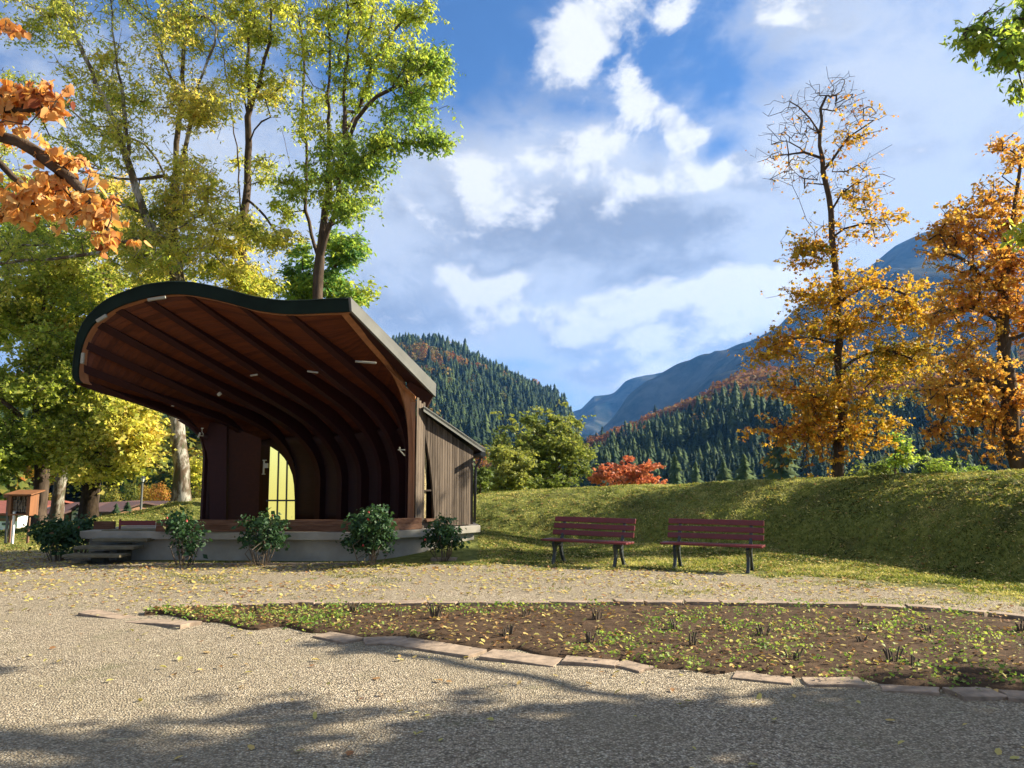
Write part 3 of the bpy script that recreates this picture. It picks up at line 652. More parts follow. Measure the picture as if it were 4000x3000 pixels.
gate.prism([(a.x, 15.2, .63), (b.x, 15.2, .63), (b.x, 15.2, .72), (a.x, 15.2, .72)], (0, .03, 0)); gate.bar((a.x, 15.21, .49), (a.x, 15.21, .75), .03, .03); gate.bar((a.x, 15.21, .60), (b.x, 15.21, .60), .01, .012)
smb(gate, 'barrier_board', M['maroon'])
# ================================================================ TREES
def resample(pts, step):
    pts = [Vector(p) for p in pts]; out = [pts[0]]
    for a, b in zip(pts[:-1], pts[1:]):
        n = max(1, int(round((b - a).length / step)))
        for i in range(1, n + 1): out.append(a.lerp(b, i / n))
    if len(pts) > 2:
        q = catmull(np.array([tuple(p) for p in pts]), 6); L = np.concatenate([[0], np.cumsum(np.linalg.norm(np.diff(q, axis=0), axis=1))]); m = max(2, int(L[-1] / step))
        out = [Vector([np.interp(l, L, q[:, c]) for c in range(3)]) for l in np.linspace(0, L[-1], m + 1)]
    # smooth and roughen a little
    for _ in range(2):
        q = out[:]
        for i in range(1, len(out) - 1): q[i] = (out[i - 1] + out[i] * 2 + out[i + 1]) / 4
        out = q
    return out
def grow(limbs, attr, step=.45, jit=.05, up=.6):
    """limbs: polylines (first is the trunk). attr: n x 3 twig ends. returns positions and parents"""
    pos = []; par = []
    for k, L in enumerate(limbs):
        pl = resample(L, step)
        if k == 0: base = -1; st = 0
        else:
            A = np.array(pos); base = int(np.argmin(np.linalg.norm(A - np.array(pl[0]), axis=1))); st = 0
            if (Vector(pos[base]) - pl[0]).length < step * .6: st = 1
        for i in range(st, len(pl)):
            p = pl[i]
            if i > 0: p = p + Vector(rng.normal(0, jit * .5, 3))
            pos.append(tuple(p)); par.append(base); base = len(pos) - 1
    A0 = np.array(pos); trunkn = len(pos)
    d0 = np.array([np.min(np.linalg.norm(A0 - a, axis=1)) for a in attr]); order = np.argsort(d0)
    cap = len(pos) + len(attr) * 16 + 10
    PA = np.zeros((cap, 3)); PA[:len(pos)] = pos; n = len(pos); par = par + [0] * (cap - n)
    z0 = A0[0, 2]
    tip = []
    for a in attr[order]:
        d = PA[:n] - a; dist = np.sqrt((d ** 2).sum(1)); cost = dist + up * np.maximum(0, d[:, 2] + .15 * dist)
        cost[PA[:n, 2] < z0 + 1.2] += 6
        b = int(np.argmin(cost)); p0 = PA[b].copy(); L = dist[b]
        m = max(1, min(15, int(L / step))); cur = b
        sag = np.array([0, 0, .12 * L])
        for i in range(1, m + 1):
            t = i / m; p = p0 * (1 - t) + a * t - sag * (t * (1 - t)) * (1 if rng.random() < .3 else -.6) + rng.normal(0, jit, 3) * (1 if i < m else 0)
            PA[n] = p; par[n] = cur; cur = n; n += 1
        tip.append(cur)
    return PA[:n], np.array(par[:n]), np.array(tip), trunkn, order
def tree_mesh(PA, par, R, tipr=.008, minr=.0):
    n = len(PA); cnt = np.zeros(n); ch = [[] for _ in range(n)]
    for i in range(n):
        if par[i] >= 0: ch[par[i]].append(i)
    for i in range(n - 1, -1, -1):
        if not ch[i]: cnt[i] = 1
        if par[i] >= 0: cnt[par[i]] += cnt[i]
    e = math.log(R / tipr) / math.log(max(cnt[0], 3)); rad = tipr * cnt ** e
    V = []; F = []
    stack = [(0, -1)]
    while stack:
        s, prev = stack.pop(); chain = [s]; cur = s
        while ch[cur]:
            c = sorted(ch[cur], key=lambda q: -cnt[q])
            for o in c[1:]: stack.append((o, cur))
            cur = c[0]; chain.append(cur)
        pts = [PA[q] for q in chain]; rr = [rad[q] for q in chain]
        if prev >= 0: pts = [PA[prev]] + pts; rr = [min(rad[prev], rr[0] * 1.15)] + rr
        if len(pts) < 2: continue
        k = 10 if rr[0] > .12 else 6 if rr[0] > .04 else 4 if rr[0] > .018 else 3
        if prev < 0:      # root flare
            for q in range(min(3, len(rr))): rr[q] *= (1.35, 1.12, 1.03)[q]
        pts = np.array(pts); b0 = len(V); u = None; m = len(pts)
        for i in range(m):
            d = pts[min(i + 1, m - 1)] - pts[max(i - 1, 0)]; d = d / (np.linalg.norm(d) + 1e-9)
            if u is None:
                u = np.cross(d, (0.3, 1, .1)); u /= np.linalg.norm(u)
            u = u - d * u.dot(d); u /= np.linalg.norm(u) + 1e-9; v = np.cross(d, u)
            for j in range(k):
                a = 2 * math.pi * j / k; r_ = rr[i] * (1 + (.10 * math.sin(3 * a + i * .7) if k > 6 else 0)); V.append(pts[i] + (u * math.cos(a) + v * math.sin(a)) * r_)
        for i in range(m - 1):
            for j in range(k): F.append((b0 + i * k + j, b0 + i * k + (j + 1) % k, b0 + (i + 1) * k + (j + 1) % k, b0 + (i + 1) * k + j))
    return np.array(V), np.array(F), rad
def leaves(centres, size, aspect, droop=.5, fold=.12, tint=None, tj=.15, shape='diamond', szv=.3, face=None):
    """leaf faces at the given centres; each leaf is a folded diamond with its own direction"""
    n = len(centres); th = rng.random(n) * 2 * math.pi
    dz = rng.normal(-droop, .45, n); d = np.stack([np.cos(th), np.sin(th), dz], 1); d /= np.linalg.norm(d, axis=1, keepdims=True)
    r = rng.normal(0, 1, (n, 3)); s = np.cross(d, r); s /= np.linalg.norm(s, axis=1, keepdims=True) + 1e-9; nn_ = np.cross(d, s)
    L = (size * (1 + rng.normal(0, szv, n)).clip(.4, 1.9))[:, None]; W = L * aspect
    c = centres
    if shape == 'diamond':
        v = np.stack([c, c + d * L * .45 + s * W * .5 + nn_ * L * fold, c + d * L, c + d * L * .45 - s * W * .5 + nn_ * L * fold], 1)
        F = np.arange(n * 4).reshape(n, 4)
    elif shape == 'star':      # maple like: two crossing lobes in one outline
        v = np.stack([c, c + d * L * .35 + s * W * .55 + nn_ * L * fold, c + d * L * .55 + s * W * .22, c + d * L, c + d * L * .55 - s * W * .22, c + d * L * .35 - s * W * .55 + nn_ * L * fold], 1)
        F = np.arange(n * 6).reshape(n, 6)
    elif shape == 'heart':
        v = np.stack([c, c - d * L * .10 + s * W * .28 + nn_ * L * fold * .6, c + d * L * .18 + s * W * .5 + nn_ * L * fold, c + d * L * .55 + s * W * .42 + nn_ * L * fold * .8, c + d * L,
                      c + d * L * .55 - s * W * .42 + nn_ * L * fold * .8, c + d * L * .18 - s * W * .5 + nn_ * L * fold, c - d * L * .10 - s * W * .28 + nn_ * L * fold * .6], 1)
        k = np.arange(n)[:, None] * 8
        F = np.concatenate([k + np.array([[0, 1, 2, 3, 4]]), k + np.array([[0, 4, 5, 6, 7]])])
    if tint is None: tint = np.full(n, .5)
    t = np.clip(tint + rng.normal(0, tj, n), 0, 1)
    if shape == 'heart': t = np.concatenate([t, np.clip(t + .04, 0, 1)])
    return v.reshape(-1, 3), F, t
def ellipsoids(spec, clump=9):
    """spec: (px, py, rx, ry, Y, depth, n, leafiness, tint) in photograph pixels -> twig ends in space, gathered in flat clumps"""
    P_, lw, tn = [], [], []
    for (px, py, rx, ry, Y, dp, n, lf, ti) in spec:
        nc = max(2, int(round(n / clump))); c = rng.normal(0, 1, (nc, 3)); c /= np.linalg.norm(c, axis=1, keepdims=True); c *= (rng.random(nc) ** .40)[:, None]
        m = min(rx, dp / Y * FPX) / FPX * Y
        for k in range(n):
            q = c[k % nc]; o = rng.normal(0, 1, 3) * np.array([.30, .30, .13]) * min(m, 1.7)
            p = P(px + q[0] * rx, py - q[2] * ry, Y + q[1] * dp) + Vector(o)
            P_.append(p)
        cj = rng.normal(0, .10, nc)
        lw += [lf] * n; tn += list(ti + cj[np.arange(n) % nc] + rng.normal(0, .05, n))
    return np.array(P_), np.array(lw), np.array(tn)
def make_tree(name, label, cat, limbs, spec, R, lmat, bark, nleaf, lsize, aspect, spread=.33, droop=.5, shape='diamond', group=None, step=.45, per=None, tj=.1, tipr=.008, extra=None, up=.6, jit=.05, clump=9):
    """limbs: lists of (px, py, Y) ; the first is the trunk, starting at the ground"""
    L3 = [[(p.copy() if isinstance(p, Vector) else P(*p)) for p in l] for l in limbs]
    L3[0][0].z = hz(L3[0][0].x, L3[0][0].y) - .05
    at, lw, tn = ellipsoids(spec, clump) if spec else (np.zeros((0, 3)), np.zeros(0), np.zeros(0))
    if extra is not None:
        c, r_, n, lf, ti = extra; q = rng.normal(0, 1, (n, 3)); q /= np.linalg.norm(q, axis=1, keepdims=True); q *= (rng.random(n) ** .4)[:, None]
        at = np.concatenate([at, np.array(c) + q * np.array(r_)]); lw = np.concatenate([lw, np.full(n, lf)]); tn = np.concatenate([tn, ti + rng.normal(0, .1, n)])
    PA, par, tip, nt, order = grow(L3, at, step, up=up, jit=jit)
    root = empty(name, L3[0][0] + Vector((0, 0, .05)), 0, label, cat, group); o = np.array(root.location)
    V, F, rad = tree_mesh(PA - o, par, R, tipr)
    # leaves sit on the last nodes of each twig
    lwn = lw[order]; tnn = tn[order]
    cen, ct, tw0, tw1 = [], [], [], []
    wts = lwn / max(lwn.sum(), 1e-9); cnts = rng.multinomial(nleaf, wts)
    for k, t in enumerate(tip):
        c = cnts[k]
        if c == 0: continue
        ids = [t]; q = t
        for _ in range(3):
            q = par[q]
            if q < nt: break
            ids.append(q)
        m = int(math.ceil(c / 9)); st = PA[rng.choice(ids, m)]; dr = rng.normal(0, 1, (m, 3)) * np.array([1, 1, .6]) + np.array([0, 0, .15])
        dr /= np.linalg.norm(dr, axis=1, keepdims=True); ln = spread * rng.uniform(.9, 2.3, m)[:, None]; en = st + dr * ln - np.array([0, 0, .12]) * ln
        tw0.append(st); tw1.append(en); w_ = rng.integers(m, size=c); u_ = rng.uniform(.15, 1.05, c)[:, None]
        cen.append(st[w_] * (1 - u_) + en[w_] * u_ + rng.normal(0, spread * .10, (c, 3))); ct.append(np.full(c, tnn[k]))
    cen = np.concatenate(cen) - o; ct = np.concatenate(ct)
    a_ = np.concatenate(tw0) - o; b_ = np.concatenate(tw1) - o; m = len(a_); tr_ = max(.0025, min(.005, lsize * .04)); n0 = len(V)
    off = np.array([[1, 0, 0], [-.5, .8, .3], [-.5, -.8, .3]]) * tr_
    TV = np.concatenate([a_[:, None] + off[None], b_[:, None] + off[None] * .4], 1).reshape(-1, 3); k6 = np.arange(m)[:, None] * 6 + n0
    TF = np.concatenate([k6 + np.array([[i, (i + 1) % 3, (i + 1) % 3 + 3, i + 3]]) for i in range(3)])
    np_obj('trunk', np.concatenate([V, TV]), np.concatenate([F, TF]), bark, root, smooth=True)
    V, F, t = leaves(cen, lsize, aspect, droop=droop, tint=ct, tj=tj, shape=shape)
    np_obj('crown', V, F, lmat, root, tint=t)
    return root
M['lf_ash'] = leafmat('ash_leaves', [(0, (.12, .20, .04)), (.35, (.29, .37, .065)), (.6, (.54, .54, .12)), (.8, (.66, .58, .15)), (1, (.70, .50, .15))], .6)
M['lf_green'] = leafmat('green_leaves', [(0, (.07, .19, .08)), (.3, (.22, .34, .075)), (.6, (.40, .47, .085)), (1, (.62, .58, .11))], .6)
M['lf_gold'] = leafmat('golden_leaves', [(0, (.15, .17, .03)), (.25, (.40, .30, .045)), (.55, (.58, .33, .04)), (.8, (.50, .20, .03)), (1, (.32, .10, .025))], .48)
M['lf_rust'] = leafmat('rusty_leaves', [(0, (.52, .38, .09)), (.4, (.60, .33, .07)), (.75, (.48, .20, .05)), (1, (.26, .08, .025))], .5)
M['lf_heart'] = leafmat('orange_leaves', [(0, (.74, .50, .20)), (.5, (.68, .36, .12)), (.8, (.50, .19, .06)), (1, (.20, .05, .02))], .4)
M['lf_red'] = leafmat('red_leaves', [(0, (.50, .22, .13)), (.6, (.52, .15, .09)), (1, (.34, .08, .05))], .45)
M['lf_bush'] = leafmat('bush_leaves', [(0, (.08, .12, .03)), (.5, (.17, .22, .05)), (1, (.36, .36, .10))], .45)
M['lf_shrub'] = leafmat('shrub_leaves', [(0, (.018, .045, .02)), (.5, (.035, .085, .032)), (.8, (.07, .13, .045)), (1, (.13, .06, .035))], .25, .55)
# ---- tree behind the stage peak, yellow green, with the pale trunk seen through the arch
YA = 22.6
make_tree('ash_tree', 'tall yellow green tree whose blotchy pale trunk shows through the left arch of the stage', 'tree',
 [[(712, 1962, YA), (704, 1800, YA), (690, 1650, YA), (694, 1300, YA), (694, 1100, YA), (684, 980, YA), (672, 840, YA), (688, 700, YA), (682, 560, YA + .3), (714, 400, YA + .3), (716, 230, YA + .5), (745, 20, YA + .5), (750, -250, YA)],
  [(690, 1010, YA), (618, 918, YA - .4), (545, 815, YA - .8), (505, 650, YA - .8), (455, 490, YA - 1), (380, 330, YA - 1.2), (300, 150, YA - 1), (220, -60, YA)],
  [(618, 918, YA - .4), (500, 935, YA - 1.2), (400, 980, YA - 1.8), (330, 1012, YA - 2), (160, 1010, YA - 2.2), (-60, 1030, YA - 2.4)],
  [(666, 730, YA), (600, 590, YA + .6), (540, 545, YA + 1), (420, 520, YA + 1.5), (260, 420, YA + 2), (150, 300, YA + 2)],
  [(545, 700, YA), (400, 690, YA - .5), (250, 650, YA - 1)],
  [(690, 700, YA), (735, 530, YA - .7), (762, 380, YA - .9), (790, 280, YA - 1), (850, 150, YA - 1), (880, -60, YA - 1)],
  [(510, 640, YA - .8), (480, 380, YA), (440, 120, YA), (430, -150, YA)],
  [(714, 400, YA), (640, 240, YA + .5), (580, 40, YA + 1), (560, -150, YA + 1)]],
 [(250, 90, 200, 160, YA, 2.2, 120, 1, .52), (420, 330, 230, 130, YA - .5, 2, 140, 1.1, .62), (600, 120, 170, 170, YA, 2, 100, .8, .55), (780, 80, 150, 150, YA, 2, 90, .9, .58),
  (360, 560, 190, 120, YA - .5, 2, 110, 1, .60), (800, 420, 150, 120, YA - 1, 1.6, 120, 1.3, .68), (620, 820, 150, 140, YA - .4, 1.6, 110, 1.2, .60), (780, 760, 150, 170, YA - 1, 1.6, 130, 1.3, .62),
  (700, 990, 170, 120, YA - 1, 1.6, 110, 1.2, .6), (300, 780, 200, 120, YA, 2, 90, 1, .48), (200, 960, 220, 110, YA - 1.5, 1.8, 90, 1, .42), (500, 980, 180, 120, YA + .5, 1.6, 80, 1, .55),
  (860, 960, 90, 140, YA, 1.4, 60, 1, .6), (100, 330, 90, 130, YA + 1, 1.6, 50, .9, .45), (550, -150, 380, 120, YA, 2.5, 120, .9, .5)],
 .215, M['lf_ash'], M['pale_bark'], 50000, .12, .36, spread=.30, droop=.7)
# ---- second trunk
YBt = 24.0
make_tree('ash_tree', 'slim dark forked trunk right of the roof peak with thin yellow leaves', 'tree',
 [[(955, 1990, YBt), (950, 1500, YBt), (946, 1110, YBt), (945, 900, YBt), (962, 790, YBt), (968, 600, YBt), (976, 420, YBt), (962, 240, YBt), (985, 60, YBt), (1000, -200, YBt)],
  [(946, 860, YBt), (930, 640, YBt + .4), (912, 500, YBt + .6), (890, 320, YBt + .8), (850, 120, YBt + 1), (840, -100, YBt + 1)],
  [(982, 440, YBt), (1010, 330, YBt - .5), (1045, 200, YBt - .8), (1060, 0, YBt - 1), (1090, -200, YBt)],
  [(968, 560, YBt), (1020, 450, YBt - .8), (1100, 455, YBt - 1.2)], [(975, 780, YBt), (1050, 860, YBt - 1), (1110, 960, YBt - 1.3)],
  [(968, 450, YBt), (940, 300, YBt), (870, 180, YBt)]],
 [(960, 60, 160, 170, YBt, 1.8, 110, 1, .55), (900, 300, 90, 120, YBt, 1.4, 40, .5, .58), (1060, 330, 80, 130, YBt - .6, 1.4, 40, .6, .55), (1000, 640, 90, 110, YBt, 1.4, 35, .5, .6),
  (940, 900, 120, 130, YBt, 1.5, 60, 1, .62), (1060, 930, 100, 110, YBt - 1, 1.2, 40, .8, .6), (900, 1080, 110, 120, YBt + .6, 1.5, 80, 1.3, .60), (1000, 1130, 100, 60, YBt + .6, 1.4, 50, 1.3, .58), (980, -180, 200, 100, YBt, 2, 60, .8, .5)],
 .16, M['lf_ash'], M['bark'], 27000, .125, .36, spread=.28, droop=.7)
# ---- third: big green crown left of the open sky
YC = 23.0
make_tree('ash_tree', 'spreading green tree that forks above the right half of the stage roof', 'tree',
 [[(1262, 1990, YC), (1250, 1500, YC), (1238, 1160, YC), (1246, 1010, YC), (1268, 860, YC), (1284, 700, YC), (1290, 520, YC), (1280, 380, YC), (1295, 200, YC), (1270, 0, YC), (1290, -200, YC)],
  [(1240, 1000, YC), (1214, 920, YC + .3), (1192, 790, YC + .5), (1200, 600, YC + .6), (1178, 420, YC + .8), (1190, 240, YC + 1), (1160, 60, YC + 1), (1150, -150, YC)],
  [(1250, 1000, YC), (1310, 830, YC - .3), (1322, 700, YC - .4), (1350, 520, YC - .5), (1345, 320, YC - .5), (1360, 120, YC - .5), (1350, -100, YC)],
  [(1330, 640, YC), (1400, 440, YC - .6), (1500, 360, YC - 1), (1600, 310, YC - 1.2), (1700, 265, YC - 1.3)],
  [(1300, 720, YC), (1420, 610, YC - .8), (1520, 560, YC - 1), (1640, 555, YC - 1), (1720, 545, YC - 1)],
  [(1400, 440, YC), (1450, 250, YC - .4), (1540, 120, YC - .5), (1640, 10, YC - .5)],
  [(1350, 520, YC), (1450, 330, YC + .8), (1440, 130, YC + 1), (1480, -80, YC + 1)], [(1192, 790, YC), (1130, 640, YC + .8), (1100, 500, YC + 1)]],
 [(1180, 120, 120, 170, YC, 1.8, 90, .8, .72), (1340, 80, 130, 160, YC, 1.8, 100, .85, .66), (1500, 60, 130, 110, YC, 1.8, 90, .9, .6), (1620, 60, 70, 70, YC - .5, 1, 30, .9, .5),
  (1470, 250, 150, 100, YC - .5, 1.6, 90, .9, .52), (1640, 240, 110, 60, YC - 1.2, 1.2, 60, 1, .42), (1600, 430, 140, 80, YC - 1, 1.3, 80, 1, .40), (1700, 330, 60, 130, YC - 1.2, 1, 50, 1, .38), (1680, 545, 80, 50, YC - 1, .9, 40, 1, .36),
  (1480, 560, 110, 70, YC - .8, 1.3, 60, 1, .42), (1160, 450, 90, 140, YC, 1.5, 55, .6, .7), (1330, 400, 110, 120, YC, 1.5, 60, .7, .6), (1290, 640, 150, 130, YC - .6, 1.3, 110, 1.2, .48), (1380, 740, 100, 110, YC - .8, 1.2, 80, 1.2, .44),
  (1190, 700, 80, 120, YC, 1.3, 50, 1, .5), (1090, 800, 60, 70, YC, 1, 22, .8, .6), (1500, 650, 50, 30, YC - .8, .7, 10, .8, .4), (1350, -150, 260, 100, YC, 2, 90, .8, .6)],
 .155, M['lf_green'], M['bark'], 34000, .12, .42, spread=.28, droop=.9)
YD = 27.0
make_tree('young_ash_tree', 'smaller bluish green tree showing just above the right half of the stage roof', 'tree',
 [[(1190, 1990, YD), (1200, 1500, YD), (1195, 1200, YD), (1180, 1000, YD)], [(1195, 1250, YD), (1290, 1080, YD - .5), (1340, 960, YD - .5)], [(1198, 1300, YD), (1380, 1180, YD)]],
 [(1160, 1070, 90, 110, YD, 1.4, 60, 1, .22), (1330, 1000, 90, 130, YD - .5, 1.4, 80, 1, .25), (1370, 1130, 80, 70, YD, 1.3, 50, 1, .4), (1240, 1130, 120, 60, YD, 1.3, 50, 1, .3), (1300, 1250, 120, 100, YD, 1.3, 40, 1, .3)],
 .12, M['lf_green'], M['bark'], 15000, .16, .42, spread=.25)
# ---- left group
def left_tree(label, limbs, spec, R, n, mat='lf_ash', bark='bark', **k):
    return make_tree('park_tree', label, 'tree', limbs, spec, R, M[mat], M[bark], int(n * 1.25), .125, .62, spread=.32, droop=.35, shape='star', **k)
Y1 = 23.0
left_tree('leftmost broad tree with a dark patchy trunk, standing behind the wooden display box',
 [[(150, 2030, Y1), (155, 1900, Y1), (165, 1750, Y1), (150, 1500, Y1), (165, 1200, Y1), (185, 1000, Y1), (190, 850, Y1)], [(160, 1700, Y1), (60, 1600, Y1 - 1), (-60, 1520, Y1 - 1)], [(160, 1300, Y1), (60, 1150, Y1), (-40, 1000, Y1)], [(165, 1250, Y1), (260, 1100, Y1), (300, 950, Y1)]],
 [(60, 1250, 170, 160, Y1, 2.2, 100, 1, .42), (200, 1080, 170, 140, Y1, 2.2, 90, 1, .46), (60, 1500, 150, 150, Y1 - 1, 2, 100, 1, .36), (230, 1400, 150, 180, Y1, 2, 90, 1, .48), (60, 1720, 130, 120, Y1 - 1, 1.6, 70, 1, .34), (-100, 1400, 150, 400, Y1, 2.5, 80, 1, .3), (100, 960, 160, 90, Y1 + 1, 2, 60, 1, .3), (-60, 1800, 120, 110, Y1 - 2, 1.5, 50, 1, .25)],
 .20, 32000)
Y2 = 24.0
left_tree('leaning tree with a pale flecked trunk, second from the left beside the stage',
 [[(212, 2030, Y2), (232, 1900, Y2), (262, 1780, Y2), (285, 1640, Y2), (300, 1480, Y2), (290, 1300, Y2), (310, 1150, Y2)], [(285, 1640, Y2), (350, 1540, Y2), (400, 1420, Y2)], [(290, 1560, Y2), (220, 1480, Y2), (150, 1400, Y2)]],
 [(240, 1620, 130, 120, Y2 - 1, 1.8, 100, 1, .38), (320, 1400, 150, 140, Y2, 2, 90, 1, .44), (180, 1750, 120, 80, Y2 - 1, 1.6, 60, 1, .4), (380, 1560, 120, 120, Y2 - .6, 1.6, 80, 1.1, .38), (330, 1220, 140, 110, Y2, 2, 70, 1, .5), (420, 1330, 110, 130, Y2 + .5, 1.6, 60, 1, .5), (300, 1100, 200, 100, Y2 + 1, 2, 70, 1, .45)],
 .17, 28000, bark='pale_bark')
Y3 = 22.5
left_tree('thick dark trunked tree with low golden yellow boughs beside the lamp post',
 [[(348, 2025, Y3), (352, 1940, Y3), (352, 1860, Y3), (385, 1790, Y3), (420, 1700, Y3), (440, 1550, Y3), (460, 1400, Y3)], [(352, 1880, Y3), (318, 1790, Y3 + .3), (300, 1650, Y3 + .5), (310, 1500, Y3)], [(400, 1740, Y3), (500, 1690, Y3 - .8), (580, 1690, Y3 - 1.2)]],
 [(440, 1640, 120, 110, Y3 - .6, 1.5, 100, 1.1, .52), (510, 1660, 75, 65, Y3 - 1, 1.0, 80, 1.2, .76), (545, 1710, 30, 35, Y3 - 1, .7, 16, 1, .85), (380, 1780, 120, 80, Y3 - .6, 1.3, 70, 1, .5), (500, 1790, 90, 60, Y3 - .8, 1.1, 40, 1, .7), (480, 1560, 120, 60, Y3, 1.5, 60, 1, .6), (560, 1610, 35, 45, Y3 - .5, .8, 18, 1, .72), (340, 1860, 60, 35, Y3 - 1, .8, 18, .8, .62)],
 .215, 18000, bark='dark_bark')
Y4 = 31.0
left_tree('slender tree behind the pale trunk, leaning out beside the stage arch',
 [[(860, 2010, Y4), (866, 1900, Y4), (800, 1700, Y4), (745, 1600, Y4), (690, 1500, Y4)], [(862, 1880, Y4), (880, 1700, Y4), (900, 1500, Y4)], [(850, 1830, Y4), (770, 1860, Y4), (700, 1880, Y4)]],
 [(800, 1600, 60, 60, Y4, 2, 14, .5, .5), (760, 1540, 90, 60, Y4, 2, 20, .8, .55), (760, 1830, 70, 90, Y4, 2, 25, .8, .55), (860, 1650, 80, 160, Y4, 2, 30, 1, .4)],
 .14, 5000)
Y5 = 34
left_tree('tall autumn tree filling the gap behind the leftmost trunks',
 [[(350, 1990, Y5), (400, 1700, Y5), (430, 1500, Y5), (440, 1300, Y5), (430, 1100, Y5)], [(430, 1500, Y5), (250, 1300, Y5), (150, 1150, Y5)], [(430, 1450, Y5), (560, 1250, Y5), (640, 1150, Y5)]],
 [(420, 1180, 230, 170, Y5, 3, 110, 1, .62), (120, 1150, 190, 200, Y5, 3, 90, 1, .45), (600, 1050, 150, 120, Y5, 3, 60, 1, .7), (60, 800, 130, 130, Y5, 3, 50, 1, .5), (480, 780, 160, 160, Y5, 3, 60, .8, .75), (430, 1450, 200, 160, Y5, 3, 70, 1, .5), (330, 950, 200, 100, Y5, 3, 60, .9, .66), (100, 600, 140, 120, Y5, 3, 40, .8, .5)],
 .20, 30000, tipr=.012)
# ---- right side: golden maple and rusty maple behind the bank
YG = 21.0
make_tree('golden_maple', 'tall golden maple with a nearly bare top, standing alone behind the grass bank', 'tree',
 [[(3272, 1868, YG), (3278, 1760, YG), (3290, 1600, YG), (3276, 1450, YG), (3284, 1300, YG), (3268, 1100, YG), (3250, 900, YG), (3238, 780, YG), (3212, 660, YG), (3202, 560, YG), (3196, 480, YG), (3222, 400, YG), (3238, 330, YG)],
  [(3215, 680, YG), (3260, 600, YG - .3), (3320, 530, YG - .5), (3420, 470, YG - .6)], [(3235, 800, YG), (3320, 720, YG - .4), (3440, 660, YG - .6), (3500, 700, YG - .6)],
  [(3205, 600, YG), (3120, 590, YG + .3), (3020, 610, YG + .4)], [(3200, 500, YG), (3140, 430, YG), (3080, 390, YG)], [(3252, 920, YG), (3350, 860, YG - .5), (3500, 880, YG - .8)],
  [(3255, 1000, YG), (3180, 960, YG - .5), (3090, 900, YG - .6)], [(3272, 1180, YG), (3400, 1100, YG - .8), (3540, 1150, YG - 1)], [(3280, 1350, YG), (3130, 1310, YG - .8), (3000, 1360, YG - 1)],
  [(3280, 1430, YG), (3430, 1360, YG - .8), (3560, 1400, YG - 1)], [(3285, 1600, YG), (3120, 1520, YG - .8), (2980, 1500, YG - 1)]],
 [(3250, 380, 100, 90, YG, .9, 190, .010, .7), (3100, 470, 110, 100, YG, 1, 190, .012, .7), (3100, 640, 130, 110, YG, 1.1, 150, .05, .6), (3360, 520, 110, 100, YG - .4, 1, 90, .22, .55),
  (3340, 700, 150, 120, YG, 1.2, 80, .14, .5), (3440, 820, 120, 120, YG - .5, 1.2, 90, .45, .45), (3250, 850, 150, 110, YG, 1.2, 60, .16, .5), (3150, 1000, 120, 90, YG - .5, 1.2, 70, .9, .38), (3120, 1180, 100, 60, YG - .4, 1, 45, .9, .4),
  (3330, 1160, 190, 120, YG, 1.5, 120, 1.1, .42), (3500, 1180, 150, 110, YG - .8, 1.3, 80, 1, .42), (3560, 1300, 120, 110, YG - .6, 1.3, 70, 1, .30), (3190, 1330, 200, 110, YG, 1.5, 110, 1.1, .48), (3050, 1400, 110, 80, YG - .8, 1.2, 55, 1.1, .45),
  (3420, 1420, 200, 130, YG, 1.5, 120, 1, .30), (3150, 1520, 200, 110, YG, 1.4, 100, 1, .50), (3350, 1600, 210, 110, YG, 1.4, 110, 1, .40), (3080, 1640, 130, 90, YG, 1.2, 60, 1, .55), (3220, 1720, 160, 90, YG, 1.2, 80, 1, .60), (3420, 1720, 120, 80, YG, 1.2, 45, .9, .45), (3160, 1830, 120, 40, YG, 1, 30, .8, .6)],
 .13, M['lf_gold'], M['bark'], 25000, .088, .85, spread=.24, droop=.5, shape='star', tj=.13, tipr=.006, step=.38)
YH = 18.5
make_tree('rusty_maple', 'rust brown maple at the right edge with dense orange foliage above the bank', 'tree',
 [[(3990, 1868, YH), (3975, 1780, YH), (3945, 1640, YH), (3930, 1450, YH), (3918, 1300, YH), (3922, 1120, YH), (3950, 900, YH), (3980, 700, YH), (3995, 560, YH)],
  [(3925, 1150, YH), (3820, 1050, YH - .5), (3700, 960, YH - .8)], [(3925, 1350, YH), (4050, 1280, YH), (4200, 1200, YH)], [(3925, 1250, YH), (3800, 1180, YH), (3650, 1230, YH)], [(3930, 1500, YH), (3800, 1480, YH - .5), (3680, 1520, YH - .6)], [(3935, 980, YH), (3850, 820, YH), (3760, 760, YH)]],
 [(3980, 600, 90, 110, YH, 1, 60, .5, .4), (3920, 800, 120, 110, YH, 1, 70, .9, .45), (3760, 850, 120, 90, YH - .4, 1, 60, .9, .42), (3720, 960, 120, 90, YH - .6, 1, 60, 1, .45), (3880, 1010, 160, 110, YH, 1.2, 90, 1.1, .55), (3760, 1180, 150, 120, YH, 1.3, 90, 1, .5),
  (3960, 1230, 130, 130, YH, 1.3, 80, 1, .6), (3820, 1380, 170, 110, YH, 1.4, 100, 1, .4), (3980, 1480, 120, 120, YH, 1.4, 60, 1, .5), (3760, 1560, 150, 110, YH - .4, 1.3, 90, 1, .35), (3900, 1660, 150, 90, YH, 1.2, 70, 1, .45), (3800, 1780, 110, 70, YH, 1, 35, .9, .4), (4150, 1100, 150, 400, YH, 1.8, 120, 1, .5), (3690, 1680, 60, 40, YH, .8, 15, .8, .55)],
 .19, M['lf_rust'], M['bark'], 23000, .088, .85, spread=.22, droop=.5, shape='star', tj=.16, step=.38)
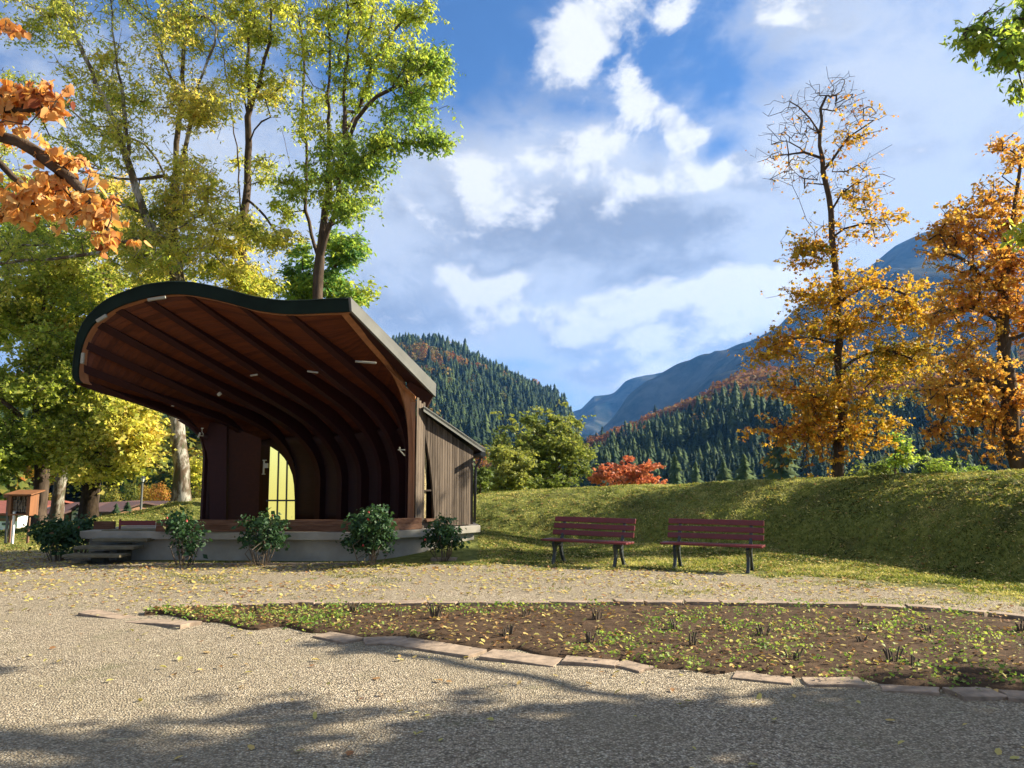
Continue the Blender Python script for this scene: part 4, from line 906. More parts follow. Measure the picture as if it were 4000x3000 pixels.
# ---- near green tree outside the right edge: only bough tips hang into the picture
make_tree('overhanging_ash', 'fresh green bough tips hanging in at the top right corner', 'tree',
 [[Vector((11.8, 5.2, 0)), Vector((11.7, 5.4, 2.5)), Vector((11.4, 5.8, 5)), Vector((11.0, 6.4, 8)), Vector((10.8, 6.8, 10))], [Vector((11.3, 6.0, 6)), Vector((9.2, 7.9, 7.3)), Vector((7.0, 9.0, 7.2)), P(3930, 150, 9), P(3800, 110, 9)], [Vector((11.4, 5.8, 5)), Vector((9.2, 8.2, 5.2)), P(4100, 800, 9.6)], [Vector((11.1, 6.3, 7.5)), Vector((8, 8.4, 8.4)), P(3990, -40, 9)]],
 [(3930, 150, 110, 90, 9, .5, 40, 1, .45), (3820, 160, 50, 60, 9, .3, 12, .8, .5), (3960, 40, 60, 60, 9, .5, 18, 1, .35), (4040, 250, 90, 90, 9, .6, 40, 1, .4), (3850, 40, 50, 30, 9, .3, 6, .6, .4), (3998, 330, 20, 40, 9, .3, 5, 1, .5), (4010, 880, 50, 60, 9.4, .4, 18, 1, .6), (4150, 800, 90, 90, 9.4, .6, 30, 1, .5)],
 .2, M['lf_green'], M['bark'], 5200, .09, .38, spread=.15, droop=.9, step=.3, extra=((11.0, 6.2, 8.6), (1.2, 1.0, 1.6), 50, 1, .4), tipr=.006)
# ---- dense tree outside the right edge whose shade lies over the foreground
def offtree(label, base, cen, rad, n, nleaf, R=.22):
    b = Vector(base)
    return make_tree('shade_tree', label, 'tree', [[b, b + Vector((0, 0, 2)), Vector(cen), Vector(cen) + Vector((0, 0, rad[2] * .6))]], None, R, M['lf_ash'], M['bark'], nleaf, .19, .8, spread=.3, shape='star', extra=(cen, rad, n, 1, .4))
offtree('dense tree just outside the right edge shading the near gravel', (12.4, 5.5, 0), (12.3, 5.9, 7.2), (3.4, 2.9, 4.4), 480, 44000)
offtree('broad tree outside the right edge shading the lower right corner', (11.2, 4.9, 0), (11.0, 5.2, 4.3), (2.9, 2.6, 2.6), 280, 26000)
# ---- orange boughs hanging in from the left, close to the camera
YO = 5.3
make_tree('linden_tree', 'near tree at the left edge with large heart shaped orange leaves on drooping boughs', 'tree',
 [[Vector((-6.3, 5.2, 0)), Vector((-6.3, 5.2, 1.6)), Vector((-6.2, 5.2, 3.4)), Vector((-6.1, 5.3, 6))],
  [Vector((-6.25, 5.2, 2.9)), Vector((-5, 5.3, 3.6)), P(-60, 520, YO), P(100, 570, YO), P(230, 640, YO), P(330, 760, YO), P(430, 900, YO)],
  [Vector((-6.2, 5.2, 3.2)), Vector((-5, 5.2, 3.9)), P(-60, 600, YO + .2), P(40, 690, YO + .2), P(150, 780, YO + .2), P(250, 840, YO + .2)],
  [Vector((-6.2, 5.2, 3.4)), Vector((-4.8, 5.3, 4.1)), P(-30, 430, YO - .1), P(130, 440, YO - .1), P(250, 420, YO - .1)], [Vector((-6.1, 5.2, 4.5)), P(-60, 150, YO), P(20, 90, YO)]],
 [(90, 350, 100, 45, YO, .25, 20, 1, .55), (190, 400, 110, 60, YO, .25, 22, 1, .6), (60, 450, 80, 50, YO, .25, 14, 1, .45), (300, 640, 90, 60, YO, .25, 22, 1, .35), (180, 720, 150, 60, YO + .1, .25, 30, 1, .45),
  (80, 800, 100, 55, YO + .1, .25, 24, 1, .3), (250, 790, 120, 50, YO, .25, 26, 1, .4), (380, 830, 90, 60, YO, .25, 24, 1, .35), (430, 920, 50, 35, YO, .2, 7, 1, .4), (15, 110, 30, 50, YO, .2, 6, 1, .6), (10, 840, 50, 60, YO, .3, 10, 1, .4), (-150, 500, 130, 300, YO, .5, 30, 1, .4)],
 .075, M['lf_heart'], M['bark'], 1700, .056, .92, spread=.085, droop=1.1, shape='heart', step=.16, tipr=.0035, jit=.015, up=.2, tj=.2, clump=2)
# ---- bushes and small trees beyond the bank
def bush(name, label, cat, px, py_base, Y, spec, lmat, n, size, R=.05, asp=.5, stems=5, shape='diamond', spread=.18, tj=.12, group=None):
    b = P(px, py_base, Y); b.z = hz(b.x, b.y); L = []
    for k in range(stems):
        a = rng.normal(0, .35, 2); top = P(spec[k % len(spec)][0], spec[k % len(spec)][1], Y)
        L.append([b, b + Vector((a[0], a[1], (top.z - b.z) * .4)), top])
    return make_tree(name, label, cat, L, spec, R, lmat, M['bark'], n, size, asp, spread=spread, shape=shape, step=.5, tj=tj, group=group)
bush('willow_bush', 'big round light green bush tree beyond the bank right of the stage wing', 'bush', 2110, 1900, 36, [(2110, 1720, 160, 130, 36, 2, 230, 1, .62), (2230, 1740, 80, 80, 36, 1.5, 80, 1, .6), (2040, 1830, 140, 90, 36, 2, 110, 1, .4), (2210, 1800, 110, 100, 36, 2, 110, 1, .45), (2130, 1880, 170, 60, 36, 2, 90, 1, .35), (2090, 1640, 30, 30, 36, .8, 12, .7, .4), (2160, 1650, 50, 40, 36, .8, 20, .8, .4)], M['lf_bush'], 30000, .15, R=.12)
bush('yellowing_bush', 'paler yellowish bush in front of the big light green bush', 'bush', 1995, 1920, 33, [(1990, 1790, 80, 75, 33, 1.3, 80, 1, .8), (1960, 1870, 70, 55, 33, 1.3, 50, 1, .75), (2030, 1880, 80, 50, 33, 1.3, 50, 1, .6)], M['lf_bush'], 11000, .14, R=.08)
bush('bright_green_bush', 'bright leaf green shrub peeping out directly behind the downpipe', 'bush', 1872, 1930, 24.5, [(1872, 1870, 26, 45, 24.5, .5, 40, 1, .15)], M['lf_bush'], 1800, .15, R=.03, shape='star')
bush('dark_undergrowth', 'dark bush low between the stage wing and the light green bush', 'bush', 1930, 1930, 38, [(1930, 1900, 70, 40, 38, 1.5, 60, 1, .15), (1860, 1900, 60, 60, 38, 1.5, 40, 1, .2)], M['lf_green'], 7000, .16)
bush('red_maple_sapling', 'small salmon red tree rising over the bank between the bush and the forest', 'tree', 2440, 1905, 30, [(2380, 1870, 70, 40, 30, 1, 45, 1, .4), (2440, 1850, 90, 45, 30, 1, 60, 1, .45), (2520, 1850, 60, 55, 30, 1, 45, 1, .5), (2370, 1830, 22, 40, 30, .5, 12, 1, .4), (2450, 1800, 40, 25, 30, .6, 14, .8, .4), (2540, 1810, 22, 25, 30, .5, 8, .8, .5), (2590, 1885, 25, 12, 30, .5, 6, .9, .5), (2330, 1880, 30, 20, 30, .5, 9, 1, .4)], M['lf_red'], 3600, .115, R=.045, shape='star', asp=.8, spread=.12)
bush('pale_bush', 'low pale olive bush behind the bank at the foot of the golden maple', 'bush', 3410, 1870, 26, [(3420, 1845, 80, 38, 26, 1, 60, 1, .5)], M['lf_bush'], 5000, .09, R=.03)
bush('thin_green_sapling', 'thin dark green sapling just right of the golden maple trunk', 'bush', 3520, 1865, 23, [(3530, 1760, 45, 80, 23, .5, 25, 1, .3), (3500, 1700, 30, 40, 23, .4, 8, 1, .3)], M['lf_green'], 900, .11, R=.03, stems=2)
bush('low_bush', 'low dull green bush behind the bank left of the rusty maple', 'bush', 3640, 1870, 27, [(3650, 1830, 110, 40, 27, 1, 60, 1, .12), (3820, 1845, 90, 30, 27, 1, 40, 1, .1)], M['lf_ash'], 4500, .08, R=.03)
# ================================================================ DISTANCE
def rock(name, c1, c2, sc=.01):
    m, t, bs = newmat(name); tcn = t.node('ShaderNodeTexCoord'); v = tcn.outputs['Object']
    n_ = t.noise(t.mapping(v, scale=(1, 1, .45)), sc, 9, .68, .3)
    t.set(bs.inputs['Base Color'], t.ramp(n_, [(.36, c1), (.62, c2)])); bs.inputs['Roughness'].default_value = 1; bs.inputs['Specular IOR Level'].default_value = 0
    return m
M['floor'] = rock('forest_floor', (.018, .03, .014), (.05, .06, .022), .02)
M['rock'] = rock('mountain_rock', (.010, .024, .020), (.085, .088, .075), .010)
def hill(name, ridge, Yf, Yr, base_px, mat, label, nx=120, ny=60, rough=25, fs=.004, prof=1.0, zf=-3):
    """ridge: (px, py) skyline list; the surface climbs from distance Yf to the ridge at distance Yr"""
    xs = np.linspace(ridge[0][0], ridge[-1][0], nx); ry = np.interp(xs, [r[0] for r in ridge], [r[1] for r in ridge])
    t = np.linspace(0, 1.35, ny); V = np.zeros((nx, ny, 3))
    for i in range(nx):
        T_ = P(xs[i], ry[i], Yr if not callable(Yr) else Yr(xs[i])); tx = (xs[i] - 2000) / FPX
        for j in range(ny):
            y_ = Yf + (T_.y - Yf) * t[j]; x_ = T_.x / T_.y * y_
            z_ = zf + (T_.z - zf) * (t[j] ** prof) if t[j] <= 1 else T_.z - (T_.z - zf) * (t[j] - 1) * 1.5
            V[i, j] = (x_, y_, z_)
    env = np.clip(t / .15, 0, 1) * np.clip((1 - t) / .12, .12, 1)
    V[:, :, 2] += rough * fbm(V[:, :, 0], V[:, :, 1], fs, 5, 3.0) * env[None, :]
    n, m = nx, ny; F = [(i * m + j, (i + 1) * m + j, (i + 1) * m + j + 1, i * m + j + 1) for i in range(n - 1) for j in range(m - 1)]
    o = np_obj(name, V.reshape(-1, 3), np.array(F), mat, None, smooth=True); tag(o, kind='structure', label=label)
    return V
Hl = hill('wooded_hill', [(-1500, 1450), (-400, 1500), (300, 1480), (1000, 1400), (1400, 1352), (1560, 1338), (1700, 1345), (1800, 1385), (1900, 1440), (2000, 1492), (2100, 1540), (2180, 1580), (2225, 1620), (2250, 1700), (2270, 1790), (2320, 1860), (2400, 1880)], 420, 1500, 1900, M['floor'], 'wooded hill behind the stage', rough=40)
Hr = hill('wooded_hill', [(2180, 1880), (2280, 1800), (2400, 1720), (2560, 1670), (2700, 1600), (2820, 1540), (2930, 1490), (3100, 1480), (3300, 1470), (3600, 1440), (4000, 1400), (4600, 1380)], 330, 900, 1900, M['floor'], 'dark wooded hill on the right', rough=22, fs=.006)
Hb = hill('mountain', [(2150, 1860), (2330, 1720), (2480, 1610), (2620, 1530), (2760, 1430), (2880, 1370), (2980, 1330), (3040, 1290), (3120, 1200), (3250, 1110), (3400, 1040), (3500, 960), (3600, 910), (3720, 880), (3900, 860), (4200, 900), (4700, 1000)], 1100, 3200, 1900, M['rock'], 'big blue mountain slope on the right', nx=160, ny=90, rough=210, fs=.0018)
Hm = hill('mountain', [(2050, 1760), (2200, 1640), (2235, 1605), (2270, 1595), (2320, 1545), (2400, 1540), (2440, 1520), (2500, 1508), (2620, 1490), (2800, 1500), (3000, 1600)], 3300, 4600, 1900, M['rock'], 'distant blue mountain at the end of the valley', rough=230, fs=.0012)
# --- tree kinds for the far woods (unit height, stand on z = 0)
def conifer_unit(seed, layers=9, k=8):
    r = np.random.default_rng(seed); V = []; F = []
    for l in range(layers):
        z0 = .06 + .90 * l / layers; z1 = min(1.0, z0 + .24 * (1 - .4 * l / layers)); rad = .20 * (1 - l / layers) ** .8 + .025
        b = len(V); V.append((0, 0, z1)); a0 = r.random() * 6
        for j in range(k):
            a = a0 + 2 * math.pi * j / k; q = rad * (1.2 if j % 2 else .40) * r.uniform(.65, 1.3); V.append((math.cos(a) * q, math.sin(a) * q, z0 - .03 * (j % 2) + r.normal(0, .012)))
        for j in range(k): F.append((b, b + 1 + j, b + 1 + (j + 1) % k))
    return np.array(V), np.array(F)
def decid_unit(seed, n=75, w=.33):
    r = np.random.default_rng(seed); q = r.normal(0, 1, (n, 3)); q /= np.linalg.norm(q, axis=1, keepdims=True)
    lob = 1 + .22 * np.sin(q[:, 0] * 5 + seed) * np.cos(q[:, 1] * 4 + seed * 2); c = q * (r.random(n) ** .25 * lob)[:, None] * np.array([w, w, .40]) + np.array([0, 0, .58])
    s = .13; a = np.cross(q, r.normal(0, 1, (n, 3))); a /= np.linalg.norm(a, axis=1, keepdims=True); b = np.cross(q, a) + q * .4
    V = np.stack([c - a * s * .6, c - b * s * .5, c + a * s * .6, c + b * s * .6], 1).reshape(-1, 3); k = np.arange(n)[:, None] * 4
    return V, np.concatenate([k + np.array([[0, 1, 2]]), k + np.array([[0, 2, 3]])])
CU = [conifer_unit(i) for i in range(5)]; DU = [decid_unit(i + 20) for i in range(5)]
M['far_conifer'] = leafmat('far_conifer', [(0, (.008, .021, .011)), (.5, (.022, .047, .017)), (1, (.065, .095, .028))], .12, .9)
M['far_decid'] = leafmat('far_broadleaf', [(0, (.05, .09, .02)), (.3, (.16, .17, .03)), (.5, (.33, .22, .035)), (.75, (.36, .13, .03)), (1, (.26, .06, .025))], .35, .9)
M['hill_decid'] = leafmat('hill_broadleaf', [(0, (.04, .07, .018)), (.3, (.10, .11, .025)), (.5, (.22, .15, .03)), (.75, (.25, .095, .022)), (1, (.17, .05, .02))], .3, .9)
def plant_many(name, units, pts, hts, wf, mat, label, tints, tj=.1):
    V = []; F = []; Tn = []; off = 0
    for k, (p, h) in enumerate(zip(pts, hts)):
        v, f = units[k % len(units)]; a = rng.random() * 6.28; ca, sa = math.cos(a), math.sin(a); w_ = h * wf * rng.uniform(.85, 1.2)
        q = np.stack([(v[:, 0] * ca - v[:, 1] * sa) * w_, (v[:, 0] * sa + v[:, 1] * ca) * w_, v[:, 2] * h], 1) + p
        V.append(q); F.append(f + off); off += len(v); Tn.append(np.clip(tints[k] + rng.normal(0, tj, len(f)), 0, 1))
    o = np_obj(name, np.concatenate(V), np.concatenate(F), mat, None, tint=np.concatenate(Tn)); return tag(o, label=label, kind='stuff')
def scatter(Vh, n, h0, h1, dec=0.1, cl=.002, jmax=None, seed=1, px=None, decf=None, pyfilter=None):
    nx, ny = Vh.shape[:2]; pc, hc, pd, hd, td = [], [], [], [], []
    jm = jmax if jmax else int(ny / 1.35) + 1
    cnt = 0; tries = 0
    while cnt < n and tries < n * 30:
        tries += 1; fi = rng.random() * (nx - 1.001); fj = rng.random() * (jm - 1); i, j = int(fi), int(fj); a, b = fi - i, fj - j
        p = Vh[i, j] * (1 - a) * (1 - b) + Vh[i + 1, j] * a * (1 - b) + Vh[i, j + 1] * (1 - a) * b + Vh[i + 1, j + 1] * a * b
        q = 2000 + FPX * p[0] / p[1]
        if q < -700 or q > 4300: continue
        if px and not (px[0] < q < px[1]): continue
        if rng.random() > min(1, (p[1] / Vh[:, jm - 1, 1].max()) ** .5 * 1.2): continue
        nz_ = fbm(p[0], p[1], cl, 3, 11.0 + seed); isd = nz_ + rng.normal(0, .10) > decf(q, p) if decf else rng.random() < dec
        h = rng.uniform(h0, h1) * (.50 + .50 * min(1, p[1] / 1000)) * (1 + 1.1 * vnoise(p[0], p[1], .03, 2.0)) * (1.25 if rng.random() < .12 else 1); p = p - np.array([0, 0, .5])
        if isd: pd.append(p); hd.append(h * .78); td.append(float(np.clip(.45 + nz_ * .9 + rng.normal(0, .18), 0, 1)))
        else: pc.append(p); hc.append(h)
        cnt += 1
    return pc, hc, pd, hd, td
pc, hc, pd, hd, td = scatter(Hl, 7500, 11, 21, decf=lambda q, p: .06 - .00002 * p[2] * 3, cl=.007, px=(1350, 2400))
pc2, hc2, pd2, hd2, td2 = scatter(Hl, 2600, 14, 24, decf=lambda q, p: .06, cl=.007, seed=9, px=(-600, 1350)); pc += pc2; hc += hc2; pd += pd2; hd += hd2; td += td2
plant_many('conifer_forest', CU, pc, hc, 1.0, M['far_conifer'], 'dark conifers covering the hill behind the stage wing', rng.random(len(pc)) ** 1.3)
plant_many('autumn_wood', DU, pd, hd, 1.0, M['hill_decid'], 'orange and yellow broadleaf trees scattered among the hill conifers', td)
pc, hc, pd, hd, td = scatter(Hr, 7500, 11, 21, decf=lambda q, p: (.02 if p[2] > 50 and q > 2400 else .38), cl=.008, seed=3, px=(2200, 4080))
plant_many('conifer_forest', CU, pc, hc, 1.0, M['far_conifer'], 'dark spruce forest covering the right hand hill', rng.random(len(pc)))
if pd: plant_many('autumn_wood', DU, pd, hd, 1.1, M['hill_decid'], 'russet broadleaf trees along the crest of the right hill', [t * .45 + .35 for t in td])
# conifers on the mountain skyline and slopes
pts = []; hts = []
for k in range(70):
    q = rng.uniform(2650, 3060); p = P(q, np.interp(q, [2620, 2760, 2880, 2980, 3040, 3120], [1530, 1430, 1370, 1330, 1290, 1200]) + rng.uniform(-2, 6), 3150); pts.append(np.array(p)); hts.append(rng.uniform(14, 30))
plant_many('conifer_forest', CU, pts, hts, .9, M['far_conifer'], 'tiny conifers along the skyline of the big mountain', rng.random(70))
# the wooded slope seen through the arch and between the left trunks
Hs = hill('wooded_slope', [(-600, 1560), (200, 1580), (700, 1600), (1150, 1640), (1500, 1760), (1700, 1850)], 105, 330, 1900, M['floor'], 'lower wooded slope beyond the houses', nx=60, ny=30, rough=6, fs=.02, zf=-4)
pc, hc, pd, hd, td = scatter(Hs, 800, 12, 19, decf=lambda q, p: -.25 if p[1] < 250 else .0, cl=.02, seed=5, px=(-80, 1100))
plant_many('mixed_wood', CU, pc, hc, .9, M['far_conifer'], 'dark conifers on the slope seen between the left trunks', rng.random(len(pc)))
DU2 = [decid_unit(i + 40, 190, .36) for i in range(4)]
plant_many('autumn_wood', DU2, pd, hd, 1.05, M['far_decid'], 'green, yellow and orange trees on the slope seen between the left trunks', [max(0, t - .25) for t in td])
# single trees one can tell apart in the middle distance
def single(name, label, px, py_top, py_base, Y, wpx, units, mat, tint, cat='tree', group=None):
    b = P(px, py_base, Y); top = P(px, py_top, Y); h = top.z - b.z; v, f = units; root = empty(name, b, 0, label, cat, group)
    w_ = wpx / FPX * Y / (v[:, 0].max() - v[:, 0].min()); np_obj('crown', v * np.array([w_, w_, h]), f, mat, root, tint=np.clip(tint + rng.normal(0, .09, len(f)), 0, 1))
    mb = MB(); mb.tube([(0, 0, -.6), (0, 0, h * .3), (0, 0, h * .6)], [h * .022, h * .018, h * .008], 6); mb.obj('trunk', M['bark'], root); return root
BIG = [decid_unit(60 + i, 700, .36) for i in range(4)]
for V_, _ in BIG: pass
def fine(seed, n, w=.36):
    r = np.random.default_rng(seed); q = r.normal(0, 1, (n, 3)); q /= np.linalg.norm(q, axis=1, keepdims=True)
    lob = 1 + .16 * np.sin(q[:, 0] * 6 + seed) * np.cos(q[:, 1] * 5 + seed * 2) + .1 * np.sin(q[:, 2] * 9 + seed)
    c = q * (r.random(n) ** .28 * lob)[:, None] * np.array([w, w, .44]) + np.array([0, 0, .54]); s = .042
    a = np.cross(q, r.normal(0, 1, (n, 3))); a /= np.linalg.norm(a, axis=1, keepdims=True); b = np.cross(q, a) + q * .5
    V = np.stack([c - a * s * .6, c - b * s * .5, c + a * s * .6, c + b * s * .6], 1).reshape(-1, 3); k = np.arange(n)[:, None] * 4
    return V, k + np.array([[0, 1, 2, 3]])
FU = [fine(i, 1500) for i in range(4)]
for k, (px, t_, b_, Y, w_, ti, lb) in enumerate([(618, 1885, 1995, 95, 92, .62, 'round orange tree right of the lamp post'), (560, 1890, 1990, 100, 80, .50, 'golden orange tree directly behind the lamp post'), (508, 1880, 1995, 98, 70, .22, 'green and gold tree left of the lamp post'),
        (660, 1870, 1990, 110, 70, .05, 'light green tree between the lamp post and the pale trunk'), (430, 1900, 2010, 92, 90, .3, 'olive yellow tree above the white gabled house'), (100, 1910, 2020, 90, 90, .36, 'yellow tree over the maroon roof at far left'), (185, 1920, 2010, 96, 70, .45, 'yellow orange tree between the two left trunks'), (790, 1890, 2010, 85, 90, .35, 'yellow tree glimpsed inside the stage arch')]):
    single('autumn_tree', lb, px, t_, b_, Y, w_, FU[k % 4], M['far_decid'], ti)
CF = [conifer_unit(70 + i, 11, 13) for i in range(3)]
for k, (px, t_, b_, Y, w_, lb) in enumerate([(452, 1965, 2015, 62, 44, 'dark pointed conifer between the two low roofs'), (497, 1958, 2000, 58, 34, 'small bluish spruce in front of the chimney house'), (686, 1905, 1985, 70, 60, 'dark green conifer left of the pale trunk'),
        (2910, 1770, 1880, 120, 90, 'light green conifer standing apart in front of the dark forest'), (3055, 1690, 1880, 110, 150, 'broad olive conifer at the forest foot left of the golden maple'), (2830, 1800, 1890, 150, 70, 'small dark spruce left of the light green conifer'), (2720, 1800, 1895, 170, 60, 'young spruce at the forest foot above the red sapling'),
        (2640, 1770, 1895, 190, 60, 'slim spruce near the red sapling at the forest foot'), (3620, 1740, 1880, 120, 110, 'bushy green conifer between the two maples'), (3740, 1760, 1880, 110, 90, 'green conifer under the rusty maple')]):
    single('conifer', lb, px, t_, b_, Y, w_ * 1.1, CF[k % 3], M['far_conifer'], .8 if k > 2 else .5)
# ================================================================ BENCHES
def make_bench(label, loc, rz):
    root = empty('park_bench', loc, rz, label, 'bench', 'dark red benches on the gravel edge')
    L = 1.70                                # local: x along the bench, -y is the front
    mb = MB()
    for (y, z) in ((-.235, .425), (-.115, .425), (.005, .425)): mb.box((0, y, z), (L, .108, .036), rx=R_(-2))
    mb.obj('seat', M['maroon'], root, bevel=.006)
    mb = MB()
    for (y, z) in ((.115, .545), (.155, .665), (.195, .785)): mb.box((0, y, z), (L - .06, .034, .092), rx=R_(-18))
    mb.obj('backrest', M['maroon'], root, bevel=.006)
    for sx_ in (-1, 1):
        x = sx_ * (L / 2 - .24); mb = MB()
        def leg(pts, w):        # flat cast bar following pts, widening at the foot
            for (a, b, w0, w1) in zip(pts[:-1], pts[1:], w[:-1], w[1:]):
                a = Vector((x, *a)); b = Vector((x, *b)); d = (b - a).normalized(); n_ = Vector((0, -d.z, d.y)); h = Vector((.026, 0, 0))
                q = [a + n_ * w0 / 2, a - n_ * w0 / 2, b - n_ * w1 / 2, b + n_ * w1 / 2]; mb.prism([p - h for p in q], h * 2)
        leg([(-.235, .39), (-.20, .30), (-.20, .18), (-.24, .07), (-.27, .0)], [.09, .075, .05, .05, .085])
        leg([(.03, .39), (.03, .28), (.06, .16), (.11, .06), (.15, 0)], [.09, .075, .05, .05, .085])
        leg([(-.24, .385), (-.10, .375), (.05, .385)], [.05, .045, .05])
        arc_ = [(-.19, .27), (-.16, .325), (-.085, .35), (-.01, .325), (.025, .27)]
        leg(arc_, [.035, .03, .028, .03, .035])
        leg([(.045, .39), (.10, .50), (.15, .62), (.215, .82)], [.05, .04, .036, .03])
        mb.box((x, -.28, .012), (.06, .10, .024)); mb.box((x, .16, .012), (.06, .10, .024))
        mb.obj('leg', M['iron'], root, bevel=.004)
    return root
def put(px, py, dx=0, dy=0):
    g = G(px, py); z = hz(g.x, g.y); return Vector((g.x + dx, g.y + dy, z - .005))
make_bench('left of the two dark red slatted benches, the one nearer the stage', Vector((1.40, 14.2, hz(1.4, 14.2) + .0)), R_(-33))
make_bench('right hand dark red slatted bench with dark cast iron legs', Vector((3.44, 13.45, hz(3.4, 13.1) + .0)), R_(-27))
# ================================================================ SHRUBS along the platform
M['petal'] = simple('fuchsia_flower', (.55, .045, .04), .5, var=.2)
def shrub(label, px, py, Y, spec, n, seed):
    b = G(px, py); b.y = Y; b.x = (px - 2000) / FPX * Y * 1.0; b.z = hz(b.x, b.y)
    b = Vector((P(px, py, Y).x, Y, b.z)); root = empty('flowering_shrub', b, 0, label, 'shrub', 'leafy shrubs planted along the stage platform'); o = np.array(b)
    at, lw, tn = ellipsoids(spec, 3); n = int(n * 1.35); mb = MB()
    for k in range(14):
        a = rng.normal(0, .07, 2); t = at[rng.integers(len(at))] - o; t = Vector(t)
        mb.tube([(a[0], a[1], -.03), (a[0] * 2 + t.x * .2, a[1] * 2 + t.y * .2, t.z * .4), (t.x * .7, t.y * .7, t.z * .8), t], [.011, .009, .006, .003], 5)
    for k in range(40):
        t = Vector(at[rng.integers(len(at))] - o); u_ = Vector((t.x * .6, t.y * .6, t.z * .75)); mb.tube([u_, t], [.004, .002], 3)
    mb.obj('stems', M['cane'], root)
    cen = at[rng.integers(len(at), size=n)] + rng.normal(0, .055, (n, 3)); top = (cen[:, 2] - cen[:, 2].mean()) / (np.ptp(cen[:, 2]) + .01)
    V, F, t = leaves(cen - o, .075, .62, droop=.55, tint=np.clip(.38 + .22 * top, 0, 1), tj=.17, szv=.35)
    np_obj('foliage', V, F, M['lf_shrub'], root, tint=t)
    m = 3; cen = at[rng.integers(len(at), size=m)] - o; cen[:, 1] -= .05
    for c in cen:
        c = Vector(c) * 1.06; fb = MB()
        for j in range(5):
            a = j * 1.256; fb.add([c, c + Vector((math.cos(a) * .018, math.sin(a) * .018, -.012)), c + Vector((math.cos(a + .3) * .02, math.sin(a + .3) * .02, -.045)), c + Vector((math.cos(a + .9) * .012, math.sin(a + .9) * .012, -.03))], [(0, 1, 2, 3)])
        fb.obj('flower', M['petal'], root)
YS = 14.1
shrub('leggy dark shrub with a few red flowers at the right end of the steps', 722, 2196, 14.05, [(722, 2045, 62, 45, 14.05, .28, 46, 1, .5), (735, 2110, 45, 50, 14.05, .22, 26, 1, .5), (690, 2060, 30, 60, 14.05, .2, 14, 1, .5), (770, 2075, 35, 60, 14.05, .2, 14, 1, .5)], 720, 1)
shrub('shrub with a leafy dome in front of the lit stage window', 1030, 2196, 14.05, [(1035, 2060, 78, 45, 14.05, .32, 66, 1, .5), (1050, 2110, 60, 38, 14.05, .25, 30, 1, .5), (965, 2105, 22, 25, 14.05, .2, 6, 1, .5), (1030, 2025, 50, 15, 14.05, .2, 12, 1, .5)], 980, 2)
shrub('largest and densest shrub, at the front corner of the platform', 1447, 2196, 13.95, [(1448, 2060, 88, 62, 13.95, .40, 110, 1, .5), (1450, 2105, 82, 48, 13.95, .36, 60, 1, .5), (1390, 2080, 30, 50, 13.95, .25, 16, 1, .5), (1455, 2003, 50, 15, 13.95, .25, 14, 1, .5)], 1900, 3)
shrub('small open shrub on the grass in front of the boarded wing', 1730, 2172, 14.75, [(1727, 2065, 58, 40, 14.75, .27, 60, 1, .5), (1725, 2105, 55, 30, 14.75, .22, 22, 1, .5), (1680, 2105, 22, 22, 14.75, .15, 7, 1, .5), (1780, 2110, 24, 25, 14.75, .15, 7, 1, .5)], 900, 4)
shrub('dark bushy shrub left of the stone steps', 222, 2160, 14.9, [(225, 2060, 65, 42, 14.9, .4, 90, 1, .5), (225, 2095, 60, 34, 14.9, .36, 50, 1, .5), (180, 2080, 22, 30, 14.9, .2, 10, 1, .5)], 2300, 5)
shrub('reddish lit shrub between the dark shrub and the steps', 318, 2130, 15.9, [(322, 2070, 30, 45, 15.9, .3, 40, 1, .9), (330, 2040, 26, 18, 15.9, .2, 14, 1, .9)], 620, 6)
# ================================================================ FLOWER BED
FAR = [(560, 2392), (700, 2384), (900, 2378), (1300, 2373), (1700, 2371), (2200, 2369), (2700, 2367), (3300, 2376), (3700, 2394), (4000, 2428), (4400, 2490), (4800, 2580)]
NEAR = [(560, 2396), (700, 2420), (800, 2434), (1000, 2452), (1250, 2474), (1500, 2496), (1900, 2540), (2300, 2584), (2700, 2626), (3100, 2654), (3500, 2684), (4000, 2708), (4400, 2735), (4800, 2760)]
def bedrow(px, f):
    a = G(px, np.interp(px, [p[0] for p in FAR], [p[1] for p in FAR])); b = G(px, np.interp(px, [p[0] for p in NEAR], [p[1] for p in NEAR]) + 14 * math.sin(px * .021) * math.sin(px * .0067 + 1)); return a.lerp(b, f)
nx, ny = 240, 46; V = np.zeros((nx, ny, 3))
for i, px in enumerate(np.linspace(565, 4800, nx)):
    for j in range(ny): V[i, j] = bedrow(px, j / (ny - 1))
ed = np.minimum(np.arange(ny) / 4, (ny - 1 - np.arange(ny)) / 4).clip(0, 1)[None, :]
V[:, :, 2] = .012 + ed * (.014 + .035 * np.abs(fbm(V[:, :, 0], V[:, :, 1], 3.0, 4, 6.0)) + .02 * fbm(V[:, :, 0], V[:, :, 1], 14.0, 2, 9.0).clip(0, 1))
V[:, 0, 2] = -.02; V[:, -1, 2] = -.02
def gquads(n, m): i = np.arange(n - 1)[:, None]; j = np.arange(m - 1)[None, :]; return np.stack([i * m + j, i * m + j + 1, (i + 1) * m + j + 1, (i + 1) * m + j], -1).reshape(-1, 4)
tag(np_obj('soil_bed', V.reshape(-1, 3), gquads(nx, ny), M['soil'], None, smooth=True), label='bare dark soil of the flower bed', kind='structure')
BEDV = V
def bed_point():
    px = rng.uniform(600, 4350); f = rng.random(); p = bedrow(px, f); return px, f, Vector((p.x, p.y, .035))
ORD = 'first second third fourth fifth sixth seventh eighth ninth tenth eleventh twelfth thirteenth fourteenth fifteenth sixteenth seventeenth eighteenth nineteenth twentieth twenty-first twenty-second twenty-third twenty-fourth twenty-fifth twenty-sixth twenty-seventh twenty-eighth twenty-ninth thirtieth'.split()
